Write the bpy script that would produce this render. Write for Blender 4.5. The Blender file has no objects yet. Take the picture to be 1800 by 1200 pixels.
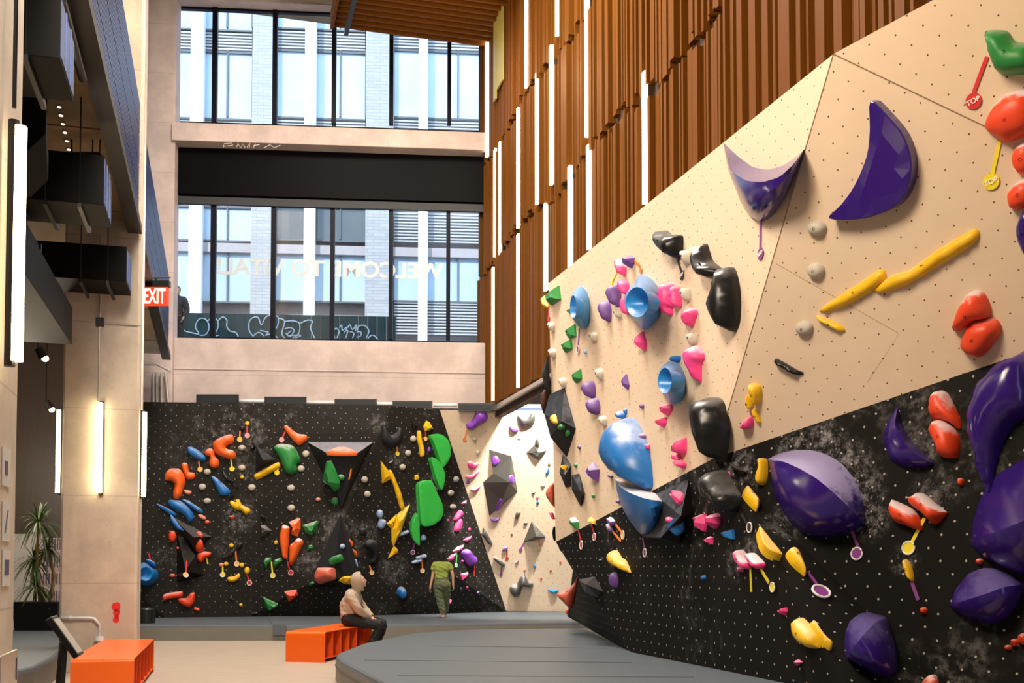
import bpy, bmesh, math, random
from mathutils import Vector as V, Matrix
from mathutils.bvhtree import BVHTree
from mathutils.geometry import delaunay_2d_cdt
random.seed(7)
S = bpy.context.scene
C = S.collection

# ---------------------------------------------------------------- camera
F, HOR, TILT, EYE = 1900.0, 995.0, math.radians(2.2), 1.5
CY = HOR - F*math.tan(TILT)
cam = bpy.data.cameras.new('camera'); cam.sensor_fit = 'HORIZONTAL'; cam.sensor_width = 36
cam.lens = 36*F/1800; cam.shift_y = (CY-600)/1800; cam.clip_end = 300
co = bpy.data.objects.new('camera', cam); C.objects.link(co)
co.location = (0, 0, EYE); co.rotation_euler = (math.pi/2+TILT, 0, 0)
S.camera = co

# ---------------------------------------------------------------- light
S.view_settings.view_transform = 'Standard'; S.view_settings.look = 'None'
S.view_settings.exposure = 0.0; S.view_settings.gamma = 1; S.view_settings.use_curve_mapping = False
w = bpy.data.worlds.new('world'); S.world = w; w.use_nodes = True
bg = w.node_tree.nodes['Background']; bg.inputs[0].default_value = (.55, .75, 1, 1); bg.inputs[1].default_value = 3.2

def lamp(name, kind, loc, aim, power, color, size=1.0, size_y=None, spot=None):
    l = bpy.data.lights.new(name, kind); l.energy = power; l.color = color
    if kind == 'AREA':
        l.size = size
        if size_y: l.shape = 'RECTANGLE'; l.size_y = size_y
    if kind in ('POINT', 'SPOT'): l.shadow_soft_size = size
    if kind == 'SPOT': l.spot_size = spot or 1.2; l.spot_blend = .6
    if kind == 'SUN': l.angle = .02
    o = bpy.data.objects.new(name, l); C.objects.link(o); o.location = loc
    d = V(aim)-V(loc); o.rotation_euler = d.to_track_quat('-Z', 'Y').to_euler()
    return o
WARM = (1, .90, .78)
lamp('sun', 'SUN', (-20, 0, 40), (-2, 40, 12), 4.0, (1, .97, .93))
lamp('hall_light', 'AREA', (-2.6, 17.1, 15.4), (-1.6, 18.7, 0), 3300, WARM, 6, 4.2)
lamp('boulder_fill', 'AREA', (-2.2, 4.5, 9.5), (3.2, 10.5, 5.2), 720, (1, .74, .44), 3, 3)  # unseen fill added to brighten the right boulder wall
lamp('pillar_fill', 'AREA', (-2.6, 5.5, 8.5), (-6.0, 15.8, 2.2), 1350, (1, .90, .80), 2.5, 2.5)  # fill lamp added to brighten the middle pillar, no fitting there
lamp('slab_flood', 'SPOT', (1.35, 24.2, 7.2), (1.2, 27.6, 2.6), 4300, (1, .95, .86), .25, None, 1.5)
lamp('ceiling_wash', 'POINT', (-1.0, 23.6, 12.6), (0, 0, 0), 170, (1, .72, .4), .3)
lamp('mezzanine_light', 'POINT', (-5.2, 9.5, 3.9), (0, 0, 0), 70, (1, .75, .45), .4)
lamp('mezzanine_light_far', 'POINT', (-9.2, 20.0, 3.6), (0, 0, 0), 200, (1, .85, .65), .4)

# ---------------------------------------------------------------- geometry helpers
def ray(x, y):
    u, v = (x-900)/F, (CY-y)/F
    return V((u, math.cos(TILT)-v*math.sin(TILT), math.sin(TILT)+v*math.cos(TILT)))
EYEP = V((0, 0, EYE))
def atY(x, y, Y):
    r = ray(x, y); return EYEP + r*(Y/r.y)
def atZ(x, y, z):
    r = ray(x, y); return EYEP + r*((z-EYE)/r.z)
def onp(x, y, p, n):
    r = ray(x, y); return EYEP + r*((p-EYEP).dot(n)/r.dot(n))
ang = math.atan2(517, 1900)
AX = V((-math.sin(ang), math.cos(ang), 0)); BX = V((math.cos(ang), math.sin(ang), 0)); Z = V((0, 0, 1))
def RM(b, s, z): return BX*b + AX*s + Z*z          # room frame: across, along, up
def onb(x, y, b): return onp(x, y, BX*b, BX)
def s_of(p): return p.dot(AX)
def b_of(p): return p.dot(BX)

def wloc(o):
    p = V((0,0,0))
    while o is not None: p = p + o.location; o = o.parent
    return p
class MB:
    def __init__(s): s.v = []; s.f = []; s.m = []
    def add(s, vs, fs, m=0):
        k = len(s.v); s.v += [V(p) for p in vs]
        for f in fs: s.f.append([i+k for i in f]); s.m.append(m)
    def hexa(s, p, m=0):      # 8 corners: bottom 4, top 4
        s.add(p, [(3,2,1,0),(4,5,6,7),(0,1,5,4),(1,2,6,5),(2,3,7,6),(3,0,4,7)], m)
    def box(s, a, b, m=0):
        (x0,y0,z0),(x1,y1,z1) = a, b
        s.hexa([(x0,y0,z0),(x1,y0,z0),(x1,y1,z0),(x0,y1,z0),(x0,y0,z1),(x1,y0,z1),(x1,y1,z1),(x0,y1,z1)], m)
    def rbox(s, b0, b1, s0, s1, z0, z1, m=0):
        s.hexa([RM(b0,s0,z0),RM(b1,s0,z0),RM(b1,s1,z0),RM(b0,s1,z0),RM(b0,s0,z1),RM(b1,s0,z1),RM(b1,s1,z1),RM(b0,s1,z1)], m)
    def prism(s, pts, d, m=0):  # polygon pts extruded by vector d
        n = len(pts); pts = [V(p) for p in pts]
        s.add(pts+[p+d for p in pts], [list(range(n))[::-1], list(range(n, 2*n))]+[(i,(i+1)%n,n+(i+1)%n,n+i) for i in range(n)], m)
    def tube(s, pts, r, k=8, m=0, closed=False):
        pts = [V(p) for p in pts]; n = len(pts); vs = []; fs = []
        rr = r if isinstance(r, (list, tuple)) else [r]*n
        for i, p in enumerate(pts):
            a = pts[i-1] if (i > 0 or closed) else p; b = pts[(i+1)%n] if (i < n-1 or closed) else p
            t = (b-a).normalized() if (b-a).length > 1e-9 else Z
            q = V((0,0,1)) if abs(t.z) < .9 else V((0,1,0))
            e1 = t.cross(q).normalized(); e2 = t.cross(e1)
            for j in range(k):
                c = 2*math.pi*j/k; vs.append(p+(e1*math.cos(c)+e2*math.sin(c))*rr[i])
        seg = n if closed else n-1
        for i in range(seg):
            for j in range(k):
                fs.append((i*k+j, i*k+(j+1)%k, ((i+1)%n)*k+(j+1)%k, ((i+1)%n)*k+j))
        if not closed: fs += [list(range(k))[::-1], list(range((n-1)*k, n*k))]
        s.add(vs, fs, m)
    def ell(s, c, r, k=14, m=0, rot=None):
        vs = [V((0,0,1))]; fs = []; rows = max(5, k//2)
        for i in range(1, rows):
            t = math.pi*i/rows
            for j in range(k):
                a = 2*math.pi*j/k; vs.append(V((math.sin(t)*math.cos(a), math.sin(t)*math.sin(a), math.cos(t))))
        vs.append(V((0,0,-1)))
        for j in range(k): fs.append((0, 1+j, 1+(j+1)%k))
        for i in range(rows-2):
            for j in range(k):
                fs.append((1+i*k+j, 1+(i+1)*k+j, 1+(i+1)*k+(j+1)%k, 1+i*k+(j+1)%k))
        L = len(vs)-1
        for j in range(k): fs.append((L, L-k+(j+1)%k, L-k+j))
        out = []
        for p in vs:
            q = V((p.x*r[0], p.y*r[1], p.z*r[2]))
            out.append((rot @ q if rot else q)+V(c))
        s.add(out, fs, m)
    def build(s, name, mats, parent=None, smooth=False, origin=None, bevel=0):
        o0 = V(origin) if origin is not None else V((0,0,0))
        me = bpy.data.meshes.new(name); me.from_pydata([tuple(p-o0) for p in s.v], [], s.f)
        if not isinstance(mats, (list, tuple)): mats = [mats]
        for mt in mats: me.materials.append(mt)
        for p, mi in zip(me.polygons, s.m): p.material_index = mi; p.use_smooth = smooth
        bm = bmesh.new(); bm.from_mesh(me); bmesh.ops.recalc_face_normals(bm, faces=bm.faces); bm.to_mesh(me); bm.free()
        o = bpy.data.objects.new(name, me); C.objects.link(o); o.location = o0
        if parent is not None:
            o.parent = parent; o.matrix_parent_inverse = Matrix.Identity(4); o.location = o0 - wloc(parent)
        if bevel:
            b = o.modifiers.new('bevel', 'BEVEL'); b.width = bevel; b.segments = 2; b.limit_method = 'ANGLE'
        return o
def tag(o, label=None, cat=None, group=None, kind=None):
    if label: o['label'] = label
    if cat: o['category'] = cat
    if group: o['group'] = group
    if kind: o['kind'] = kind
    return o
def empty(name, loc, label, cat, group=None):
    o = bpy.data.objects.new(name, None); C.objects.link(o); o.location = loc
    return tag(o, label, cat, group)

# ---------------------------------------------------------------- materials
class N:
    def __init__(s, name):
        s.m = bpy.data.materials.new(name); s.m.use_nodes = True; s.t = s.m.node_tree
        s.b = s.t.nodes['Principled BSDF']
    def n(s, kind, **kw):
        x = s.t.nodes.new(kind)
        for k, v in kw.items():
            if k.startswith('i_'):
                x.inputs[int(k[2:]) if k[2:].isdigit() else k[2:]].default_value = v
            else: setattr(x, k, v)
        return x
    def l(s, a, b): s.t.links.new(a, b)
    def math(s, op, a, b=None):
        x = s.n('ShaderNodeMath', operation=op)
        for i, q in enumerate((a, b)):
            if q is None: continue
            if isinstance(q, (int, float)): x.inputs[i].default_value = q
            else: s.l(q, x.inputs[i])
        return x.outputs[0]
    def mix(s, fac, a, b):
        x = s.n('ShaderNodeMix', data_type='RGBA')
        for i, q in ((0, fac), (6, a), (7, b)):
            if isinstance(q, (int, float)): x.inputs[i].default_value = q
            elif isinstance(q, tuple): x.inputs[i].default_value = (*q, 1)
            else: s.l(q, x.inputs[i])
        return x.outputs[2]
    def noise(s, vec, scale, detail=4, rough=.55):
        x = s.n('ShaderNodeTexNoise'); x.inputs['Scale'].default_value = scale; x.inputs['Detail'].default_value = detail; x.inputs['Roughness'].default_value = rough
        if vec is not None: s.l(vec, x.inputs['Vector'])
        return x.outputs[0]
    def ramp(s, fac, a, b):
        x = s.n('ShaderNodeMapRange', interpolation_type='SMOOTHSTEP'); x.inputs[1].default_value = a; x.inputs[2].default_value = b
        s.l(fac, x.inputs[0]); return x.outputs[0]
    def pos(s, scale=None):
        g = s.n('ShaderNodeNewGeometry').outputs['Position']
        if scale:
            m = s.n('ShaderNodeMapping'); m.inputs['Scale'].default_value = scale; s.l(g, m.inputs[0]); return m.outputs[0]
        return g
    def bump(s, h, st=.2, d=.02):
        x = s.n('ShaderNodeBump'); x.inputs['Strength'].default_value = st; x.inputs['Distance'].default_value = d
        s.l(h, x.inputs['Height']); s.l(x.outputs[0], s.b.inputs['Normal'])
def flat(name, col, rough=.5, metal=0, emit=None, es=0, var=.12, scale=6, spec=None):
    k = N(name); f = k.noise(k.pos(), scale)
    d = tuple(c*(1-var) for c in col); e = tuple(min(1, c*(1+var)) for c in col)
    k.l(k.mix(f, d, e), k.b.inputs['Base Color'])
    k.b.inputs['Roughness'].default_value = rough; k.b.inputs['Metallic'].default_value = metal
    if spec is not None: k.b.inputs['Specular IOR Level'].default_value = spec
    if emit: k.b.inputs['Emission Color'].default_value = (*emit, 1); k.b.inputs['Emission Strength'].default_value = es
    return k.m
def concrete(name, col, dark=.75):
    k = N(name); p = k.pos()
    f1 = k.noise(p, 1.2, 6, .65); f2 = k.noise(k.pos((5, 5, .6)), 1.0, 4); f3 = k.noise(p, 22, 3)
    c = k.mix(k.ramp(f1, .35, .7), tuple(x*dark for x in col), col)
    c = k.mix(k.math('MULTIPLY', k.ramp(f2, .52, .75), .35), c, tuple(x*.7 for x in col))
    c = k.mix(k.math('MULTIPLY', k.ramp(f3, .66, .74), .5), c, tuple(x*.45 for x in col))
    sep = k.n('ShaderNodeSeparateXYZ'); k.l(p, sep.inputs[0])
    fr = k.math('FRACT', k.math('DIVIDE', sep.outputs[2], 1.25))
    line = k.math('LESS_THAN', fr, .012)
    c = k.mix(k.math('MULTIPLY', line, .4), c, tuple(x*.4 for x in col))
    k.l(c, k.b.inputs['Base Color']); k.b.inputs['Roughness'].default_value = .75; k.bump(f3, .15, .01)
    return k.m
def wood(name, col, scale=(9, 9, .5), rough=.45, spec=.5):
    k = N(name); f = k.noise(k.pos(scale), 2.2, 5, .6)
    k.l(k.mix(f, tuple(x*.7 for x in col), tuple(min(1, x*1.25) for x in col)), k.b.inputs['Base Color'])
    k.b.inputs['Roughness'].default_value = rough; k.b.inputs['Specular IOR Level'].default_value = spec; return k.m
def climbing(name, col, dot, chalk, dotr=.022, chalkamt=.5, grain=False):
    """panel paint with a staggered grid of T-nut holes (per-panel metres in the UV map) and chalk smears"""
    k = N(name); uv = k.n('ShaderNodeUVMap').outputs[0]; p = k.pos()
    sc = k.n('ShaderNodeVectorMath', operation='SCALE'); sc.inputs['Scale'].default_value = 1/.25; k.l(uv, sc.inputs[0])
    dots = None
    for off in ((0, 0, 0), (.5, .5, 0)):
        a = k.n('ShaderNodeVectorMath', operation='ADD'); a.inputs[1].default_value = off; k.l(sc.outputs[0], a.inputs[0])
        fr = k.n('ShaderNodeVectorMath', operation='FRACTION'); k.l(a.outputs[0], fr.inputs[0])
        sb = k.n('ShaderNodeVectorMath', operation='SUBTRACT'); sb.inputs[1].default_value = (.5, .5, 0); k.l(fr.outputs[0], sb.inputs[0])
        sp = k.n('ShaderNodeSeparateXYZ'); k.l(sb.outputs[0], sp.inputs[0])
        d2 = k.math('ADD', k.math('POWER', sp.outputs[0], 2), k.math('POWER', sp.outputs[1], 2))
        r = dotr/.25
        q = k.math('LESS_THAN', d2, r*r)
        dots = q if dots is None else k.math('MAXIMUM', dots, q)
    f1 = k.noise(p, .55, 5, .6); f2 = k.noise(p, 7, 6, .7)
    ch = k.math('MULTIPLY', k.ramp(f1, .5, .72), k.ramp(f2, .45, .75))
    c = k.mix(f1, tuple(x*.85 for x in col), tuple(min(1, x*1.12) for x in col))
    if grain:
        g = k.noise(k.pos((1.2, 1.2, 9)), 1.5, 4)
        c = k.mix(k.math('MULTIPLY', g, .25), c, tuple(x*.75 for x in col))
    c = k.mix(k.math('MULTIPLY', ch, chalkamt), c, chalk)
    c = k.mix(dots, c, dot)
    k.l(c, k.b.inputs['Base Color']); k.b.inputs['Roughness'].default_value = .65
    k.b.inputs['Specular IOR Level'].default_value = .12
    return k.m
def chalk_spots(m, pts, col):
    """brushed-on chalk marks around much used holds: (centre, radius, strength)"""
    t = m.node_tree; b = t.nodes['Principled BSDF']; k = N.__new__(N); k.m, k.t, k.b = m, t, b
    cur = b.inputs['Base Color'].links[0].from_socket; p = k.pos(); n1 = k.noise(p, 9, 8, .8); n2 = k.noise(p, 40, 3, .6); tot = None
    for c, r, st in pts:
        d = k.n('ShaderNodeVectorMath', operation='DISTANCE'); k.l(p, d.inputs[0]); d.inputs[1].default_value = c
        f = k.math('MULTIPLY', k.ramp(k.math('DIVIDE', d.outputs['Value'], r), 1.0, .35), st); tot = f if tot is None else k.math('MAXIMUM', tot, f)
    am = k.math('MULTIPLY', tot, k.math('ADD', k.math('MULTIPLY', k.ramp(n1, .45, .68), .75), k.math('MULTIPLY', k.ramp(n2, .55, .72), .5)))
    k.l(k.mix(k.math('MINIMUM', am, .9), cur, col), b.inputs['Base Color'])
def holdmat(name, col, rough=.45, chalk=.55, ct=(.75, .72, .74), spec=.5):
    """resin with chalk dust on its upward shelves"""
    k = N('hold_'+name); g = k.n('ShaderNodeNewGeometry'); sp = k.n('ShaderNodeSeparateXYZ'); k.l(g.outputs['Normal'], sp.inputs[0])
    oi = k.n('ShaderNodeObjectInfo'); csep = k.n('ShaderNodeSeparateColor'); k.l(oi.outputs['Color'], csep.inputs[0]); f = k.noise(g.outputs['Position'], 5, 5, .65)
    up = k.ramp(k.math('ADD', sp.outputs[2], k.math('MULTIPLY', k.math('SUBTRACT', f, .5), 1.1)), .35, .85)
    am = k.math('MULTIPLY', up, k.math('MULTIPLY', k.math('ADD', k.math('MULTIPLY', oi.outputs['Random'], .7), csep.outputs[0]), chalk))
    c = k.mix(f, tuple(x*.85 for x in col), tuple(min(1, x*1.12) for x in col))
    c = k.mix(k.math('MINIMUM', am, .85), c, ct)
    k.l(c, k.b.inputs['Base Color']); k.b.inputs['Roughness'].default_value = rough; k.b.inputs['Specular IOR Level'].default_value = spec
    return k.m
HM = {
 'orange': holdmat('orange', (.88, .13, .012)), 'red': holdmat('red', (.78, .06, .012)), 'salmon': holdmat('salmon', (.75, .25, .17), chalk=.3),
 'blue': holdmat('blue', (.012, .16, .50), .35), 'sky': holdmat('sky', (.008, .23, .62), .35, .35), 'paleblue': holdmat('paleblue', (.27, .40, .66), chalk=.7),
 'green': holdmat('green', (.015, .22, .04)), 'lime': holdmat('lime', (.045, .50, .075), .3, .25), 'yellow': holdmat('yellow', (.86, .50, .008), chalk=.3),
 'pink': holdmat('pink', (.88, .06, .27)), 'purple': holdmat('purple', (.032, .010, .17), .18, .45, (.42, .38, .66)), 'violet': holdmat('violet', (.14, .055, .27), .5, .4), 'plum': holdmat('plum', (.22, .05, .45), .28, .4),
 'black': holdmat('black', (.009, .009, .009), .3, .12, spec=.3), 'grey': holdmat('grey', (.065, .062, .056), .4, .5), 'knob': holdmat('knob', (.50, .46, .38), .6, .2),
 'charcoal': holdmat('charcoal', (.016, .017, .020), .55, .25, (.4, .4, .48), spec=.2), 'brown': holdmat('brown', (.07, .02, .008), .6, .1), 'coral': holdmat('coral', (.62, .12, .07), .5, .5),
}
TM = {'orange': flat('tag_orange', (.9, .22, .03), .5), 'red': flat('tag_red', (.6, .02, .02), .5), 'yellow': flat('tag_yellow', (.85, .7, .02), .5),
      'purple': flat('tag_purple', (.22, .05, .25), .5), 'green': flat('tag_green', (.1, .6, .15), .5), 'black': flat('tag_black', (.02, .012, .015), .5),
      'pink': flat('tag_pink', (.8, .3, .35), .5), 'white': flat('tag_white', (.85, .82, .78), .5), 'gold': flat('tag_gold', (.9, .5, .12), .5)}
M = dict(
 pillar=concrete('pillar_concrete', (.80, .68, .54)), pinkcon=concrete('pale_concrete', (.62, .51, .48)),
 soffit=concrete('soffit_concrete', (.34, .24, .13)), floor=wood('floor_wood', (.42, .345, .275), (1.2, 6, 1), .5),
 bwall=climbing('black_climbing_panel', (.007, .0065, .0055), (.40, .38, .34), (.36, .35, .33), .0115, .55),
 bwall_lit=climbing('black_climbing_panel_lit', (.017, .0152, .013), (.40, .38, .34), (.36, .35, .33), .0105, .55),  # same black paint lightened: rear wall's brighter light put into the colour
 pwall=climbing('birch_climbing_panel', (.73, .575, .42), (.10, .06, .03), (.85, .75, .6), .0085, .4, True),
 seam=flat('seam_dark', (.25, .16, .08), .8), bolt=flat('bolt_dark', (.012, .01, .01), .4, .3), steel=flat('bolt_steel', (.6, .6, .6), .3, .9),
 mat_top=flat('mat_vinyl', (.098, .117, .137), .5, spec=.25, scale=3, var=.1), mat_side=flat('mat_side_vinyl', (.16, .155, .135), .5, scale=4),
 seamgrey=flat('mat_seam', (.07, .07, .07), .7), bench=flat('bench_orange', (.86, .13, .006), .28, var=.04), benchin=flat('bench_inside', (.75, .09, .006), .45, var=.04),
 slat=wood('slat_wood', (.135, .046, .005), (14, 14, .35), .55, .08), slatback=flat('slat_backing', (.05, .022, .008), .8),
 led=flat('led_diffuser', (1, .9, .75), .5, emit=(1, .80, .52), es=7.0), tube=flat('tube_glow', (1, .9, .75), .5, emit=(1, .80, .46), es=20),
 blackm=flat('black_metal', (.012, .012, .012), .4), duct=flat('duct_paint', (.007, .0065, .0055), .5, spec=.06), frame=flat('window_frame', (.004, .005, .012), .4, spec=.1),
 navy=flat('fascia_blue', (.03, .055, .17), .38, .3), navyedge=flat('fascia_edge', (.02, .018, .014), .5), spandrel=flat('black_spandrel', (.003, .003, .004), .4, spec=.03),
 shade=flat('roller_shade', (.012, .015, .02), .6), white=flat('white_paint', (.8, .8, .8), .5), conduit=flat('conduit', (.5, .46, .42), .4, .5),
 exitred=flat('exit_red', (.7, .03, .015), .4, emit=(1, .06, .02), es=.9), exitlit=flat('exit_letters', (1, .7, .6), .4, emit=(1, .72, .6), es=2.0),
 planter=flat('planter_black', (.01, .01, .01), .4), leaf=flat('leaf_green', (.07, .13, .03), .5, var=.5, scale=9), trunk=flat('trunk_brown', (.32, .22, .1), .8),
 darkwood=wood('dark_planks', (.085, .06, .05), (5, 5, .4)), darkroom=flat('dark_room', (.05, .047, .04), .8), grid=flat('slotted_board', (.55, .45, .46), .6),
 paper=flat('paper_white', (.75, .72, .68), .7), ink=flat('paper_ink', (.12, .08, .14), .7), screen=flat('tablet_screen', (.62, .58, .5), .2), silver=flat('silver', (.6, .55, .45), .3, .8),
 brick=None, chalkline=flat('chalk_line', (.8, .72, .62), .9), redspray=flat('red_spray', (.8, .03, .03), .8), letters=flat('window_letters', (.52, .60, .67), .6),
 fgreen=flat('hoarding_green', (.035, .075, .07), .6, scale=1.2, var=.4), graf=flat('graffiti_white', (.75, .85, .9), .7), sill=flat('facade_stone', (.42, .36, .35), .7),
 fpane=flat('facade_glass', (.52, .62, .72), .12, var=.3, scale=.5, spec=.9), fdark=flat('facade_dark_glass', (.10, .105, .10), .1, var=.4, scale=.6, spec=.8), fframe=flat('facade_frame', (.11, .12, .13), .5), louver=flat('facade_louver', (.5, .5, .5), .5),
 street=flat('street', (.25, .25, .26), .8),
 skin=flat('skin', (.62, .33, .21), .5, var=.06), hair=flat('hair_black', (.008, .007, .007), .5), hoodie=flat('hoodie_taupe', (.40, .31, .23), .85, scale=14, var=.12), trouser=flat('black_trousers', (.008, .008, .009), .8),
 tee=flat('green_tee', (.24, .30, .05), .85, scale=14), cargo=flat('olive_trousers', (.10, .115, .055), .85, scale=14), shoe=flat('pale_shoe', (.6, .52, .4), .6), jacket=flat('dark_jacket', (.015, .017, .022), .7), bottle=flat('bottle_navy', (.03, .025, .09), .3))
kb = N('facade_brick'); br = kb.n('ShaderNodeTexBrick'); br.inputs['Scale'].default_value = 1
br.inputs['Brick Width'].default_value = .45; br.inputs['Row Height'].default_value = .12; br.inputs['Mortar Size'].default_value = .012
br.inputs['Color1'].default_value = (.36, .345, .34, 1); br.inputs['Color2'].default_value = (.43, .41, .40, 1); br.inputs['Mortar'].default_value = (.3, .29, .28, 1)
mp = kb.n('ShaderNodeMapping'); mp.inputs['Rotation'].default_value = (math.pi/2, 0, 0); kb.l(kb.pos(), mp.inputs[0]); kb.l(mp.outputs[0], br.inputs[0])
kb.l(br.outputs[0], kb.b.inputs['Base Color']); M['brick'] = kb.m
kg = N('pane_glass'); kg.t.nodes.remove(kg.b); tr = kg.n('ShaderNodeBsdfTransparent'); tr.inputs[0].default_value = (.93, .97, 1, 1)
gl = kg.n('ShaderNodeBsdfGlossy'); gl.inputs['Roughness'].default_value = .02; 
mx = kg.n('ShaderNodeMixShader'); mx.inputs[0].default_value = .022; kg.l(tr.outputs[0], mx.inputs[1]); kg.l(gl.outputs[0], mx.inputs[2])
kg.l(mx.outputs[0], kg.t.nodes['Material Output'].inputs[0]); M['glass'] = kg.m

# ================================================================ THE SETTING
MATZ = .33
def struct(o, label): return tag(o, label, kind='structure')
mb = MB(); mb.rbox(-12, 10.4, -6, 31, -.2, 0); struct(mb.build('floor', M['floor']), 'pale timber floor of the gym hall')
mb = MB(); mb.rbox(-12, 10.4, -6, 26.9, 15.6, 15.9); mb.rbox(-12, 10.4, 26.2, 28.9, 16.1, 16.4); struct(mb.build('ceiling', M['soffit']), 'high concrete ceiling above the hall, with an added sun-blocking slab')  # upper slab, unseen past the rear wall, added to block stray sun

# --- rear window wall (line slightly off square)
W0 = atY(300, 600, 26.7); WD = V((22700/F, 1, 0)).normalized(); WN = V((WD.y, -WD.x, 0))
def onw(x, y, off=0): return onp(x, y, W0+WN*off, WN)      # off > 0 is towards the hall
def wz(x, y, off=0): return onw(x, y, off).z
def wrect(mb, x0, y0, x1, y1, th, off=0, m=0, ref=None):
    """upright box on the wall plane, px rectangle; heights read at its left edge so it stays level"""
    a = onw(x0, y0, off); b = onw(x1, y1, off); z1 = onw(x0, y0, off).z; z0 = onw(x0, y1, off).z
    p = [V((a.x, a.y, z0)), V((b.x, b.y, z0))]
    q = [r - WN*th for r in p]
    base = [p[0], p[1], q[1], q[0]]; up = Z*(z1-z0)
    mb.hexa(base+[r+up for r in base], m)
mb = MB()
wrect(mb, 246, -60, 302, 720, .5, .25)                # left column
wrect(mb, 302, 214, 862, 246, .75, .35)               # beam between the windows
wrect(mb, 302, 593, 862, 712, .6, .05)                # spandrel under the lower window
wrect(mb, 302, -60, 862, -2, .6, .1)                  # head over the upper window
wrect(mb, 302, 646, 862, 649, .1, .07)
wrect(mb, 120, 712, 1130, 1130, .3, -2.6); wrect(mb, 858, 500, 1130, 712, .3, -2.6)
wall_back = struct(mb.build('wall_back', M['pinkcon'], bevel=.015), 'concrete frame of the rear window wall')
def chalkstroke(mb, segs, f, r=.007):
    for s_ in segs: mb.tube([f(*p) for p in s_], r, 5)
mb = MB()
K = lambda x, y: onw(240+x/2.727, 220+y/2.727-1, .352)
chalkstroke(mb, [[(415,112),(420,92),(455,88),(462,98),(420,104)],[(480,108),(486,90),(500,112),(510,92),(520,110)],[(530,108),(545,86),(540,112)],[(560,112),(570,90)],[(560,100),(590,96)],[(610,112),(640,96),(660,112),(690,98)]], K)
mb.build('chalk_scrawl', M['chalkline'], wall_back)

def window(name, x0, x1, ytop, ybot, mull, label, framem, deep, header=None):
    mb = MB(); fw = 4
    wrect(mb, x0, ytop, x1, ytop+ (header or 8), .12, -deep+.06); wrect(mb, x0, ybot-7, x1, ybot, .14, -deep+.07)
    wrect(mb, x0, ytop, x0+4, ybot, .12, -deep+.06); wrect(mb, x1-7, ytop, x1, ybot, .12, -deep+.06)
    fr = struct(mb.build(name, framem), label)
    xs = [x0+3]+list(mull)+[x1-5]
    for x in mull:
        mm = MB(); wrect(mm, x-3.2, ytop+2, x+3.2, ybot-2, .16, -deep+.1); mm.build('mullion', framem, fr)
    for a, b in zip(xs[:-1], xs[1:]):
        g = MB(); pa, pb = onw(a, ytop, -deep), onw(b, ytop, -deep); z0 = onw(x0, ybot-5, -deep).z
        z1 = onw(x0, ytop+2, -deep).z
        g.hexa([V((pa.x, pa.y, z0)), V((pb.x, pb.y, z0)), V((pb.x, pb.y, z0))-WN*.015, V((pa.x, pa.y, z0))-WN*.015,
                V((pa.x, pa.y, z1)), V((pb.x, pb.y, z1)), V((pb.x, pb.y, z1))-WN*.015, V((pa.x, pa.y, z1))-WN*.015])
        g.build('pane', M['glass'], fr)
    return fr
win1 = window('window_1', 300, 857, -6, 219, [377, 483, 587, 688, 790], 'upper window with navy mullions above the concrete beam', M['frame'], .3, 20)
win2 = window('window_2', 300, 856, 338, 598, [374, 480, 584, 687, 788], 'lower window with black mullions and reversed white lettering', M['frame'], .3, 14)
mb = MB(); wrect(mb, 302, 258, 862, 340, .2, -.1); tag(mb.build('spandrel_panel', M['spandrel']), 'glossy black panel filling the band above the lower window', 'panel')
mb = MB(); wrect(mb, 303, 344, 854, 357, .1, -.12); tag(mb.build('roller_shade', M['shade']), 'rolled up grey shade along the head of the lower window', 'shade')
def textmesh(txt, size, bold=.0, ext=0.004):
    cu = bpy.data.curves.new('t', 'FONT'); cu.body = txt; cu.size = size; cu.extrude = ext; cu.offset = bold; cu.align_x = 'CENTER'; cu.align_y = 'CENTER'
    o = bpy.data.objects.new('t', cu); C.objects.link(o); dg = bpy.context.evaluated_depsgraph_get()
    me = bpy.data.meshes.new_from_object(o.evaluated_get(dg)); bpy.data.objects.remove(o); bpy.data.curves.remove(cu); return me
def place_text(name, txt, center, right, up, width, mat, parent, bold=.02, height=None):
    me = textmesh(txt, 1.0, bold)
    xs = [v.co.x for v in me.vertices]; ys = [v.co.y for v in me.vertices]; w_ = max(xs)-min(xs); h_ = max(ys)-min(ys)
    cx, cy = (max(xs)+min(xs))/2, (max(ys)+min(ys))/2
    sx = width/w_; sy = (height/h_) if height else sx; nn = right.cross(up).normalized()
    mb = MB(); mb.add([center+right*((v.co.x-cx)*sx)+up*((v.co.y-cy)*sy)+nn*v.co.z for v in me.vertices], [list(p.vertices) for p in me.polygons])
    bpy.data.meshes.remove(me)
    return mb.build(name, mat, parent)
b_old = 0
a, b = onw(381, 473, -.28), onw(780, 474, -.28)
place_text('lettering', 'WELCOME TO VITAL!', (a+b)/2+V((0,0,.02)), -WD, Z, (b-a).length, M['letters'], win2, .03, abs(onw(580, 459, -.28).z-onw(580, 488, -.28).z))

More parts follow.
